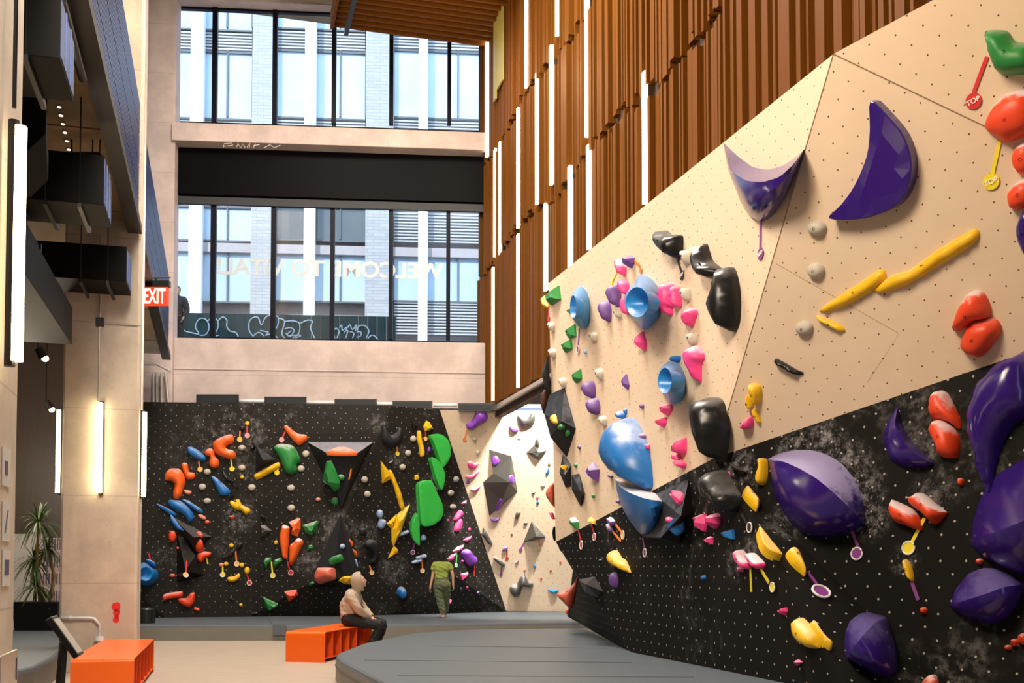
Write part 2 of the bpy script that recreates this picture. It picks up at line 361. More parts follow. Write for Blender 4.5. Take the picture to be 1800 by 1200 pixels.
# --- left: pillars, mezzanine, walls behind
def pillar(b0, b1, s0, s1, label):
    mb = MB(); c = .03
    pts = [(b0+c,s0),(b1-c,s0),(b1,s0+c),(b1,s1),(b0,s1),(b0,s0+c)]
    mb.prism([RM(p[0], p[1], 0) for p in pts], Z*15.6)
    return struct(mb.build('concrete_pillar', M['pillar']), label)
q = atZ(238, 1179, 0); PB, PS = b_of(q), s_of(q)       # right front corner of the middle pillar
q2 = atZ(112, 1179, 0); PB0 = b_of(q2)
pillar(PB-1.03, PB, PS, PS+.5, 'board-marked concrete pillar behind the left orange bench')
SN = s_of(onb(31, 640, PB-.035))
pillar(PB-1.3, PB-.035, SN-.9, SN, 'near concrete pillar with posters at the left edge')
print('pillar', PB, PS)
EDGE = PB-.02
def fascia(s0, s1, label):
    root = None
    hs = [6.45, 6.9, 7.35, 7.8, 8.28]
    mb = MB(); mb.rbox(EDGE-.12, EDGE-.04, s0, s1, hs[0], hs[-1])
    root = tag(mb.build('mezzanine_fascia', M['navyedge']), label, 'fascia')
    for z0, z1 in zip(hs[:-1], hs[1:]):
        m2 = MB(); n = int((z1-z0)/.05)
        for i in range(n):
            za = z0+.012+(z1-z0-.02)*i/n; zb = za+(z1-z0-.02)/n*.62
            m2.rbox(EDGE-.045, EDGE-.02, s0, s1, za, zb)
        m2.rbox(EDGE-.05, EDGE-.035, s0, s1, z0+.01, z1-.01)
        m2.build('panel', M['navy'], root)
    m3 = MB(); m3.rbox(EDGE-.16, EDGE+.03, s0, s1, 6.33, 6.45); m3.build('edge_angle', M['navyedge'], root)
fascia(3, PS-.01, 'ribbed navy mezzanine fascia running from the camera to the pillar')
fascia(PS+.52, 26.4, 'ribbed navy mezzanine fascia between the pillar and rear column')
mb = MB(); mb.rbox(-12, EDGE-.13, 2, 26.6, 6.5, 6.8)
for s_ in range(4, 26, 3): mb.rbox(-12, EDGE-.14, s_, s_+.05, 6.485, 6.5)
struct(mb.build('ceiling_mezzanine', M['soffit']), 'concrete underside of the mezzanine slab')
mb = MB(); mb.rbox(EDGE-.9, EDGE-.6, 2, 26.6, 6.8, 15.6); struct(mb.build('wall_left_upper', M['pillar']), 'concrete wall above the mezzanine')
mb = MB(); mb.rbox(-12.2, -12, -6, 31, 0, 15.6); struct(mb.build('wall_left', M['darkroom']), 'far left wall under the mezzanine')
mb = MB(); mb.rbox(-12, -2.3, 25.6, 25.8, 0, 6.5); struct(mb.build('wall_left_rear', M['darkwood']), 'dark planked wall at the far end under the mezzanine')
mb = MB(); mb.rbox(-12, 9, -6.2, -6, 0, 15.6); struct(mb.build('wall_front', M['soffit']), 'wall behind the viewer')
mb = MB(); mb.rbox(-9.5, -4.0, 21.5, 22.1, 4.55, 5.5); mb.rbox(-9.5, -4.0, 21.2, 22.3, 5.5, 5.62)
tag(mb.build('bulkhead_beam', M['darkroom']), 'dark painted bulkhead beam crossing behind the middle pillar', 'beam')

# --- right: slat wall
SB = 6.5
tiers = [(5.45, 9.02), (9.1, 11.8), (11.88, 15.6)]
mb = MB(); mb.rbox(SB+.12, SB+.3, 8.75, 27.6, 5.2, 15.6); mb.rbox(10.2, 10.4, -6, 31, 0, 15.6)
wr = struct(mb.build('wall_right', M['slatback']), 'right wall clad in timber slats')
def sx(px, y=400): return s_of(onb(px, y, SB))
strips = [(868,470,705),(912,412,682),(960,358,512),(1003,292,480),(1036,255,440),(1135,126,360),
          (871,262,452),(880,250,448),(912,190,402),(945,128,360),(970,80,326),(1033,-40,242),
          (857,45,277),(926,-40,155),(981,-40,64)]
taken = []
for px, y0, y1 in strips: taken.append((sx(px, (y0+y1)/2), onb(px, y1, SB).z, onb(px, y0, SB).z))
for ti, (z0, z1) in enumerate(tiers):
    mb = MB(); s_ = 27.15; rnd = random.Random(40+ti); wprev = 0
    while s_ > 8.95:
        wd = rnd.choice([.05, .06, .06, .09, .16]); dp = rnd.choice([.06, .09, .09, .12, .14]) ; gap = rnd.choice([.05, .07, .09])
        wig = .12*math.sin(s_*1.1+ti)+.1*rnd.uniform(-1,1)
        zz0 = z0+(wig if ti else 0)+.02; zz1 = z1+(.12*math.sin(s_*1.1+ti+1)+.1*wprev if ti < 2 else 0)-.04
        wprev = rnd.uniform(-1, 1)
        hit_ = any(abs(s_-wd/2-t[0]) < .085+wd/2 and t[1] < zz1-.3 and t[2] > zz0+.3 for t in taken)
        if not hit_: mb.rbox(SB+.12-dp-.03, SB+.12, s_-wd, s_, zz0, zz1)
        s_ -= wd+gap
    mb.build('slat_cladding', M['slat'], wr)
desc = ['lower tier, nearest the rear window','lower tier, second from the rear window','lower tier, third from the rear window','lower tier, fourth from the rear window','lower tier, fifth from the rear window','lower tier, nearest the camera',
 'middle tier, closest to the rear window','middle tier, second from the rear window','middle tier, third from the rear window','middle tier, fourth from the rear window','middle tier, fifth from the rear window','middle tier, nearest the camera',
 'top tier beside the rear window','top tier, left one at the frame edge','top tier, right one at the frame edge']
for (px, y0, y1), (s_, z0, z1), d in zip(strips, taken, desc):
    mb = MB(); mb.rbox(SB+.02, SB+.12, s_-.065, s_+.065, z0, z1)
    h = tag(mb.build('linear_light', M['slatback'], origin=RM(SB, s_, (z0+z1)/2)), 'glowing vertical light strip among the slats, '+d, 'light', 'light strips in the slat wall')
    mb = MB(); mb.rbox(SB-.04, SB+.02, s_-.06, s_+.06, z0+.02, z1); mb.build('diffuser', M['led'], h)
for xa, xb, ya, yb in ((880,890.5,12,158),(874,878,32,180)):
    mb = MB(); sa, sb = sx(xb, 80), sx(xa, 80); mb.rbox(SB-.10, SB-.06, sa, sb, onb(xa, yb, SB).z, onb(xa, ya, SB).z); mb.build('insert_panel', flat('olive_panel', (.42, .34, .07), .5), wr)
mb = MB(); mb.rbox(SB-.04, SB+.3, 12, 26.9, 5.33, 5.41)
tag(mb.build('edge_beam', M['steel']), 'grey steel edge beam under the timber slat wall', 'beam')
# slatted timber ceiling by the rear wall
L0 = b_of(onp(588, 40, V((0,0,14.85)), Z))
mb = MB()
s_ = 26.4
while s_ > 20:
    mb.rbox(L0, SB, s_-.07, s_, 14.78, 14.95); s_ -= .26
mb.rbox(L0, SB, 20, 26.4, 15.0, 15.1)
cs = tag(mb.build('slatted_ceiling', M['slat']), 'lowered ceiling of orange-brown timber slats before the upper window', 'ceiling panel')
mb = MB(); mb.rbox(L0-.1, L0-.02, 20, 26.4, 14.72, 15.1); mb.build('edge_board', M['slat'], cs)
mb = MB(); mb.rbox(L0+.22, L0+.32, 18, 26.2, 14.5, 14.62)
tag(mb.build('light_track', M['blackm']), 'black track hanging below the slatted ceiling edge', 'track')

# ================================================================ CLIMBING WALLS
surf = []     # (verts, faces) gathered for finding what a hold is screwed to
TREE = [None]
def retree():
    vs, fs = [], []
    for v, f in surf:
        k = len(vs); vs += v; fs += [tuple(i+k for i in q) for q in f]
    TREE[0] = BVHTree.FromPolygons([tuple(v) for v in vs], fs)
def hit(x, y):
    d = ray(x, y).normalized(); p, n, i, t = TREE[0].ray_cast(EYEP, d)
    if p is None: return None
    if n.dot(d) > 0: n = -n
    return p, n
def facets(name, verts, faces, mats, label, parent=None, record=True):
    """faces: (indices, material); each facet is flat and carries its own metre-scaled UV map"""
    me = bpy.data.meshes.new(name); me.from_pydata([tuple(v) for v in verts], [], [f for f, m in faces])
    for m in mats: me.materials.append(m)
    uvl = me.uv_layers.new(name='UVMap')
    for p, (f, m) in zip(me.polygons, faces):
        p.material_index = m; n = p.normal.copy()
        if abs(n.z) > .99: uu = V((1,0,0))
        else: uu = V((n.y, -n.x, 0)).normalized()
        if uu.dot(V((1,0,0))) < 0: uu = -uu
        vv = n.cross(uu).normalized()
        if vv.z < 0: vv = -vv
        for li in p.loop_indices:
            q = verts[me.loops[li].vertex_index]; uvl.data[li].uv = (q.dot(uu), q.dot(vv))
    o = bpy.data.objects.new(name, me); C.objects.link(o)
    if record:
        surf.append(([V(v) for v in verts], [f for f, m in faces]))
    return o

# black and birch wall at the rear
PV = [(190,704,25.15),(250,706,25.25),(371,707.5,25.42),(430,708.3,25.5),(527,709.8,25.65),(610,711,25.8),(688,713,25.95),(773,720,26.6),(950,722,26.8),(1075,724,27.0),
      (309,768,25.30),(475,763,25.52),(640,759,25.72),
      (190,1086.5,25.0),(290,1085,25.3),(440,1083.5,25.75),(510,1082.5,25.95),(603,1082,26.15),(685,1080.5,26.6),(740,1079,27.0),(890,1074,28.55),(1075,1075,28.4),
      (560,1016,25.6),(240,1040,24.9),(800,1012,27.0),(655,790,25.72)]
pv = [atY(*p) for p in PV]
bf = [(0,1,10),(1,2,10),(2,3,10),(3,11,10),(3,4,11),(4,12,11),(4,5,12),(5,6,12),(6,7,25),(6,25,12),
      (0,10,23),(0,23,13),(13,23,14),(10,15,14),(10,14,23),(10,11,15),(11,22,15),(15,22,16),(16,22,17),(11,12,22),(12,25,22),(25,18,22),(22,18,17),(25,24,18),(18,24,19),(19,24,20),(25,7,24),(7,20,24)]
pf = [(7,8,20),(8,21,20),(8,9,21)]
o = facets('climbing_wall', pv, [(f, 0) for f in bf]+[(f, 1) for f in pf], [M['bwall_lit'], M['pwall']], '')
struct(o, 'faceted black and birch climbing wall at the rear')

# big boulder wall on the right
BB = 5.5
def br_(x, y): return onb(x, y, BB)
A0 = br_(964, 498); A1 = br_(977, 952); T = br_(1465, 95); P0 = br_(1255, 805)
d2 = V((.72, -.694, 0)).normalized()
un = d2.cross(T-P0).normalized()
E = onp(2100, 519, P0, un); Q = onp(2100, -248, P0, un); Q1 = onp(1640, 0, P0, un); T2 = onp(1752, 232, P0, un)
R0 = atY(1690, 1240, 9.9); R1 = atZ(1400, 1204.5, MATZ-.03); R2 = atZ(1110, 1146, MATZ-.03)
R1 = br_(1500, 1226); R2 = br_(1108, 1146)
N1 = atY(1007, 1002, 19.6); N2 = atY(997, 1083, 23.5)
ln = (E-P0).cross(R0-P0).normalized(); G = onp(2100, 1300, P0, ln); G2 = G; G3 = G
print('ln', ln)
bvs = [A0, A1, T, P0, E, Q, Q1, R0, R1, R2, N1, N2, G, G2, G3, T2]
IN = BX*1.0
bvs += [A0+IN, A1+IN, T+IN*.9]
bfs = [((0,1,3,2),1), ((2,3,15),1), ((3,4,15),1), ((2,15,6),1), ((6,15,5),1), ((15,4,5),1),
       ((1,9,3),0), ((9,8,3),0), ((8,7,3),0), ((1,10,9),0), ((10,11,9),0), ((3,7,12,4),0)]
ends = [((0,16,17,1),1), ((0,2,18,16),1)]
# soften the big birch facet a little: one raised crease as in the panels
o = facets('boulder_wall', bvs, bfs+ends, [M['bwall'], M['pwall']], '')
struct(o, 'big angular birch and black bouldering wall on the right')
bw = o
mb = MB()
for a_, b_ in ((T, P0), (T, T2)):
    mb.tube([a_+un*.0, b_], .006, 5)
mb.build('panel_joint', M['seam'], bw)
retree()
for pts in ([(400,525),(1095,920),(915,1195)], [(1463,98)]):
    if len(pts) < 3: continue
    mb = MB(); mb.tube([onp(1240+x/3.214, 300+y/3.214, P0, un) for x, y in pts], .0025, 4); mb.build('panel_joint', M['seam'], bw)
sp = []
for x, y, r, st in ((1400,790,.35,.9),(1450,785,.35,.9),(1490,820,.35,.9),(1515,860,.35,.9),(1525,910,.3,.9),(1295,815,.3,.7),(1185,850,.3,.6),(1290,985,.3,.5),(1375,925,.3,.5),(1320,965,.25,.6),(1620,780,.3,.5),(1640,870,.3,.5),(1320,835,.25,.6),(1590,985,.2,.6),
                    (598,930,.5,.5),(640,940,.45,.55),(690,1000,.5,.5),(730,900,.45,.5),(800,920,.4,.5),(420,905,.5,.6),(400,960,.4,.35),(700,800,.4,.4),(760,850,.35,.45),(660,1080,.4,.3),(665,745,.3,.5),(330,800,.6,.15),(290,980,.5,.2),(540,990,.4,.4)):
    h = hit(x, y)
    if h: sp.append((tuple(h[0]), r, st))
chalk_spots(M['bwall'], [q for q in sp if q[0][0] > 1.5], (.40, .39, .40)); chalk_spots(M['bwall_lit'], [q for q in sp if q[0][0] <= 1.5], (.40, .39, .40))
print('E', E, 'Q', Q, 'un', un, 'T', T, 'P0', P0, 'R0', R0, 'A0', A0)

# ================================================================ HOLDS
CROP = dict(A=(240,680,6),B=(240,880,6),C=(500,690,6),D=(500,880,6),E=(740,690,6),F=(740,880,6),G=(440,1000,6),
 r=(930,400,6),s=(930,580,6),t=(930,760,6),u=(930,940,6),v=(1130,380,6),w=(1130,560,6),x=(1130,740,6),y=(1130,900,6),
 j=(1240,0,3.214),k=(1240,300,3.214),m=(1350,600,4),n=(1350,900,4),q=(1340,760,5.218),P=(0,0,1))
def xf(crop, pts):
    ox, oy, sc = CROP[crop]; return [(ox+x/sc, oy+y/sc) for x, y in pts]
def parse(s): return [tuple(float(c) for c in p.split(',')) for p in s.split()]
def smooth(pts, k=3):
    n = len(pts); out = []
    for i in range(n):
        p0, p1, p2, p3 = pts[i-1], pts[i], pts[(i+1)%n], pts[(i+2)%n]
        for j in range(k):
            t = j/k
            out.append(tuple(.5*((2*p1[c])+(-p0[c]+p2[c])*t+(2*p0[c]-5*p1[c]+4*p2[c]-p3[c])*t*t+(-p0[c]+3*p1[c]-3*p2[c]+p3[c])*t**3) for c in (0,1)))
    return out
def resample(pts, n):
    pts = [V((*p, 0)) if len(p) == 2 else V(p) for p in pts]; L = [0]
    for a, b in zip(pts[:-1], pts[1:]): L.append(L[-1]+(b-a).length)
    out = []
    for i in range(n):
        d = L[-1]*i/(n-1); j = 0
        while j < len(L)-2 and L[j+1] < d: j += 1
        t = (d-L[j])/max(L[j+1]-L[j], 1e-9); q = pts[j].lerp(pts[j+1], min(max(t,0),1)); out.append((q.x, q.y))
    return out
def segdist(p, poly):
    best = 1e9; px, py = p
    for (ax, ay), (bx, by) in zip(poly, poly[1:]+poly[:1]):
        dx, dy = bx-ax, by-ay; L = dx*dx+dy*dy
        t = max(0, min(1, ((px-ax)*dx+(py-ay)*dy)/L)) if L > 0 else 0
        best = min(best, (px-ax-t*dx)**2+(py-ay-t*dy)**2)
    return best**.5
def inside(p, poly):
    c = False; x, y = p
    for (ax, ay), (bx, by) in zip(poly, poly[1:]+poly[:1]):
        if (ay > y) != (by > y) and x < (bx-ax)*(y-ay)/(by-ay)+ax: c = not c
    return c
class Frame:
    """plane on the wall under a pixel, with axes u (level), v (up the wall), n (out)"""
    def __init__(s, x, y, Yfix=None):
        if Yfix:
            s.p = atY(x, y, Yfix); s.n = V((-.25, -1, 0)).normalized()
        else:
            h = None
            for dx, dy in ((0,0),(4,0),(-4,0),(0,4),(0,-4),(10,0),(-10,0),(0,10),(0,-10),(22,0),(-30,0),(-60,0),(0,-40)):
                h = hit(x+dx, y+dy)
                if h: break
            if h is None: print('MISS', x, y); h = (atY(x, y, 12), V((0,-1,0)))
            s.n = h[1].normalized(); s.p = onp(x, y, h[0], s.n)
        uu = V((s.n.y, -s.n.x, 0))
        s.u = uu.normalized() if uu.length > .01 else V((1,0,0))
        if s.u.x < 0: s.u = -s.u
        s.v = s.n.cross(s.u).normalized()
        if s.v.z < 0: s.v = -s.v
        s.view = (EYEP-s.p).normalized()
    def uv(s, x, y, h=0):
        q = onp(x, y, s.p+s.n*h, s.n)-s.p; return (q.dot(s.u), q.dot(s.v))
    def P(s, a, b, h): return s.p+s.u*a+s.v*b+s.n*h
def inplane(fr, pts, t):
    uv = [fr.uv(x, y, .4*t) for x, y in pts]
    cn = abs(fr.view.dot(fr.n)); su = (1-cn*cn)**.5
    us = [a for a, b in uv]; W = max(us)-min(us); cu = (max(us)+min(us))/2
    k = max(.55, 1-.55*t*abs(fr.view.dot(fr.u))/max(W*cn, 1e-6))
    return [(cu+(a-cu)*k, b) for a, b in uv]
def blob(fr, uv, t, flat_=False, sk=.02):
    poly = [tuple(p) for p in uv]; xs = [p[0] for p in poly]; ys = [p[1] for p in poly]
    w_, h_ = max(xs)-min(xs), max(ys)-min(ys); g = max(min(w_, h_)/7, max(w_, h_)/22)
    pts = list(poly); y = min(ys)+g*.4; r = 0
    while y < max(ys):
        x = min(xs)+(g*.5 if r % 2 else 0)+g*.2
        while x < max(xs):
            if inside((x, y), poly) and segdist((x, y), poly) > g*.35: pts.append((x, y))
            x += g
        y += g*.87; r += 1
    n = len(poly)
    res = delaunay_2d_cdt([V(p) for p in pts], [], [list(range(n))], 1, 1e-7)
    vs, fs = res[0], res[2]
    dist = [segdist((q.x, q.y), poly) for q in vs]; D = max(dist+[1e-4])
    mb = MB(); top = []
    for q, d in zip(vs, dist):
        e = min(1, d/(D*.95)); h = t*(.22+.78*(1-(1-e)**2)**.5)
        if flat_: h = t if d > 1e-5 else t*.93
        top.append(fr.P(q.x, q.y, h))
    mb.add(top, [list(f) for f in fs])
    # skirt down to the wall along boundary edges
    cnt = {}
    for f in fs:
        for a, b in zip(f, list(f[1:])+[f[0]]): cnt[(a, b)] = 1
    for a, b in list(cnt):
        if (b, a) not in cnt:
            k = len(mb.v); mb.v += [fr.P(vs[a].x, vs[a].y, -sk), fr.P(vs[b].x, vs[b].y, -sk)]
            mb.f.append([a, k, k+1, b]); mb.m.append(0)
    return mb
def facet(fr, uv, t, seed, sk=.02):
    n = len(uv); cx = sum(a for a, b in uv)/n; cy = sum(b for a, b in uv)/n
    rnd = random.Random(seed); mb = MB()
    vs = [fr.P(a, b, -sk) for a, b in uv]
    vs += [fr.P(cx+(a-cx)*.97, cy+(b-cy)*.97, t*.25) for a, b in uv]
    vs += [fr.P(cx+(a-cx)*.42+(rnd.random()-.5)*.1*abs(a-cx), cy+(b-cy)*.42, t*(.8+.25*rnd.random())) for a, b in uv]
    fs = []
    for r in (0, 1):
        for i in range(n): fs.append((r*n+i, r*n+(i+1)%n, (r+1)*n+(i+1)%n, (r+1)*n+i))
    fs.append(list(range(2*n, 3*n))); mb.add(vs, fs); return mb
CK = [.35]
RECS = []   # (object, look, cx, cy, landmark?, category)
WALLOF = lambda x, y: 'right' if hit(x, y) is None or b_of(hit(x, y)[0]) > 4.3 and hit(x, y)[0].y < 21.5 else 'rear'
def finish(o, look, cx, cy, cat='climbing hold'):
    lm = look.startswith('*')
    o.color = (CK[0], 0, 0, 1)
    RECS.append((o, look.lstrip('*'), cx, cy, lm, cat)); return o
def bolt(o, fr, uvc, h, r, mat):
    mb = MB(); c = fr.P(uvc[0], uvc[1], h); k = 10
    mb.add([c-fr.n*.01]+[c+(fr.u*math.cos(6.2832*i/k)+fr.v*math.sin(6.2832*i/k))*r+fr.n*.004 for i in range(k)]+[c+(fr.u*math.cos(6.2832*i/k)+fr.v*math.sin(6.2832*i/k))*r-fr.n*.02 for i in range(k)],
           [(0, i+1, (i+1)%k+1) for i in range(k)]+[(i+1, (i+1)%k+1, (i+1)%k+1+k, i+1+k) for i in range(k)])
    mb.build('bolt', mat, o)
def hold(crop, col, typ, t, look, spec):
    Yf = None
    if '@' in typ: typ, Yf = typ.split('@'); Yf = float(Yf)
    ck = .35
    if col[-1] in '+-': ck = 2.2 if col[-1] == '+' else -.9; col = col[:-1]
    mat = HM[col]; name = 'climbing_hold'; CK[0] = ck
    if typ == 'o':
        a = [float(c) for c in spec.split(',')]; cx, cy, rx, ry = a[:4]; ro = math.radians(a[4]) if len(a) > 4 else 0
        pts = [(cx+rx*math.cos(q)*math.cos(ro)-ry*math.sin(q)*math.sin(ro), cy+rx*math.cos(q)*math.sin(ro)+ry*math.sin(q)*math.cos(ro)) for q in [2*math.pi*i/14 for i in range(14)]]
        pts = xf(crop, pts)
    elif typ in 'bgf': pts = xf(crop, parse(spec))
    if typ in ('o', 'b', 'g', 'f'):
        cx = sum(p[0] for p in pts)/len(pts); cy = sum(p[1] for p in pts)/len(pts)
        fr = Frame(cx, cy, Yf); 
        if typ in 'bg': pts = smooth(pts, 3)
        uv = inplane(fr, pts, t); A2 = sum(a[0]*b[1]-b[0]*a[1] for a, b in zip(uv, uv[1:]+uv[:1]))
        if A2 < 0: uv = uv[::-1]
        if typ == 'f': mb = facet(fr, uv, t, look)
        else: mb = blob(fr, uv, t, typ == 'g')
        o = mb.build(name, mat, smooth=typ != 'f' and typ != 'g', origin=fr.p, bevel=.012 if typ == 'g' else 0)
        sz = max(max(p[0] for p in pts)-min(p[0] for p in pts), max(p[1] for p in pts)-min(p[1] for p in pts))
        if typ in ('b', 'o', 'f') and sz > 15:
            uc = (sum(a for a, b in uv)/len(uv), sum(b for a, b in uv)/len(uv))
            if inside(uc, [tuple(q) for q in uv]):
                from_ = fr.P(uc[0], uc[1], t*3); bt = BVHTree.FromPolygons([tuple(v) for v in mb.v], [tuple(f) for f in mb.f])
                hh = bt.ray_cast(from_, -fr.n)
                if hh[0] is not None: bolt(o, fr, uc, (hh[0]-fr.p).dot(fr.n), .013, M['bolt'])
        return finish(o, look, cx, cy)
    if typ == 'p':      # explicit vertices x,y,h / faces
        vs_, fs_ = spec.split('/'); vv = [tuple(float(c) for c in p.split(',')) for p in vs_.split()]
        px = xf(crop, [(a, b) for a, b, h in vv]); cx = sum(p[0] for p in px)/len(px); cy = sum(p[1] for p in px)/len(px)
        fr = Frame(cx, cy, Yf); mb = MB(); P = []
        for (a, b), (_, _, h) in zip(px, vv):
            q = fr.uv(a, b, h); P.append(fr.P(q[0], q[1], h))
        mb.add(P, [[int(i) for i in f.split('-')] for f in fs_.split()])
        if 'volume' in look: name = 'climbing_volume'
        o = mb.build(name, mat, origin=fr.p, bevel=.006)
        surf.append(([V(v) for v in mb.v], [tuple(f) for f in mb.f])); retree()
        return finish(o, look, cx, cy, 'climbing volume' if 'volume' in look else 'climbing hold')
    if typ == 'd':      # half dome: upper arc ; ridge ; lower arc  (pixels, end to end)
        U, Rg, L = [resample(xf(crop, parse(q)), 19) for q in spec.split(';')]
        allp = U+L; cx = sum(p[0] for p in allp)/len(allp); cy = sum(p[1] for p in allp)/len(allp)
        fr = Frame(cx, cy, Yf); rows = []
        hh = [t*math.sin(math.pi*i/18)**.6 if 0 < i < 18 else 0 for i in range(19)]
        rw = [fr.P(*fr.uv(*U[i], 0), -.01) for i in range(19)]; rows.append(rw)
        rows.append([fr.P(*fr.uv((U[i][0]*.5+Rg[i][0]*.5), (U[i][1]*.5+Rg[i][1]*.5), hh[i]*.5), hh[i]*.5) for i in range(19)])
        rows.append([fr.P(*fr.uv(*Rg[i], hh[i]), hh[i]) for i in range(19)])
        for f_, hf in ((.3, .93), (.6, .74), (.85, .42)):
            rows.append([fr.P(*fr.uv(Rg[i][0]*(1-f_)+L[i][0]*f_, Rg[i][1]*(1-f_)+L[i][1]*f_, hh[i]*hf), hh[i]*hf) for i in range(19)])
        rows.append([fr.P(*fr.uv(*L[i], 0), -.01) for i in range(19)])
        mb = MB(); mb.add(sum(rows, []), [(r*19+i, r*19+i+1, (r+1)*19+i+1, (r+1)*19+i) for r in range(len(rows)-1) for i in range(18)])
        o = mb.build(name, mat, smooth=True, origin=fr.p)
        o.data.set_sharp_from_angle(angle=math.radians(32))
        return finish(o, look, cx, cy)
    if typ == 'c':      # bowl: outline | opening cx,cy,rx,ry
        a, bq = spec.split('|'); pts = smooth(xf(crop, parse(a)), 4); c = [float(q) for q in bq.split(',')]
        (ox, oy), sc = xf(crop, [(c[0], c[1])])[0], CROP[crop][2]
        cx = sum(p[0] for p in pts)/len(pts); cy = sum(p[1] for p in pts)/len(pts); fr = Frame(cx, cy, Yf)
        n = len(pts); rows = [[], [], [], [], [], []]
        for x, y in pts:
            th = math.atan2((y-oy)/c[3], (x-ox)/c[2]); ex, ey = ox+c[2]/sc*math.cos(th), oy+c[3]/sc*math.sin(th)
            rows[0].append(fr.P(*fr.uv(x, y, 0), -.02)); rows[1].append(fr.P(*fr.uv(x, y, t*.12), t*.12))
            rows[2].append(fr.P(*fr.uv(ex, ey, t), t))
            for r_, (k, hh) in zip((3, 4, 5), ((.93, .97), (.7, .62), (.3, .48))):
                rows[r_].append(fr.P(*fr.uv(ox+(ex-ox)*k, oy+(ey-oy)*k, t), t*hh))
        mb = MB(); mb.add(sum(rows, []), [(r*n+i, r*n+(i+1)%n, (r+1)*n+(i+1)%n, (r+1)*n+i) for r in range(5) for i in range(n)]+[list(range(5*n, 6*n))])
        o = mb.build(name, mat, smooth=True, origin=fr.p); o.data.set_sharp_from_angle(angle=math.radians(38)); return finish(o, look, cx, cy)
def rtag(crop, col, dcol, ring, strap, disc, word, wd=.034):
    (x0, y0), (x1, y1) = xf(crop, parse(strap)); sc = CROP[crop][2]
    fr = Frame((x0*.3+x1*.7), (y0*.3+y1*.7)); mb = MB()
    a, b = V((*fr.uv(x0, y0, .012), 0)), V((*fr.uv(x1, y1, .012), 0)); d = (b-a).normalized(); n = V((-d.y, d.x, 0))*wd/2
    q = [a-n, a+n, b+n, b-n]; mb.hexa([fr.P(p.x, p.y, .004) for p in q]+[fr.P(p.x, p.y, .012) for p in q])
    o = mb.build('route_tag', TM[col], origin=fr.p); rx = 0
    if disc:
        c = [float(v) for v in disc.split(',')]; (cx, cy), = xf(crop, [(c[0], c[1])]); r = c[2]/sc
        fr2 = fr; u0 = V((*fr2.uv(cx, cy, .02), 0)); r = (V((*fr2.uv(cx, cy-r, .02), 0))-u0).length
        k = 22; ci = [V((math.cos(6.2832*i/k), math.sin(6.2832*i/k), 0)) for i in range(k)]
        mb = MB(); mb.prism([fr2.P(u0.x+e.x*r, u0.y+e.y*r, .012) for e in ci], fr2.n*.006); dd = mb.build('disc', TM[dcol], o)
        if ring == '1':
            mb = MB(); mb.tube([fr2.P(u0.x+e.x*r, u0.y+e.y*r, .017) for e in ci], r*.15, 6, 0, True); mb.build('ring', TM['white'], dd)
        if ring == 'T': place_text('lettering', 'TOP', fr2.P(u0.x, u0.y, .022), (fr2.u+fr2.v*.22).normalized(), (fr2.v-fr2.u*.22).normalized(), r*1.75, TM['white'], dd, .02)
        x1, y1 = cx, cy
    shape = 'round end' if disc else 'no end disc'
    return finish(o, look=word or (col+' strap tag with a '+({'1':'white-ringed ','T':'TOP-lettered ','0':''}[ring])+(dcol+' ' if dcol and dcol != col else '')+shape if disc else col+' bare strap tag'), cx=x1, cy=y1, cat='route tag')

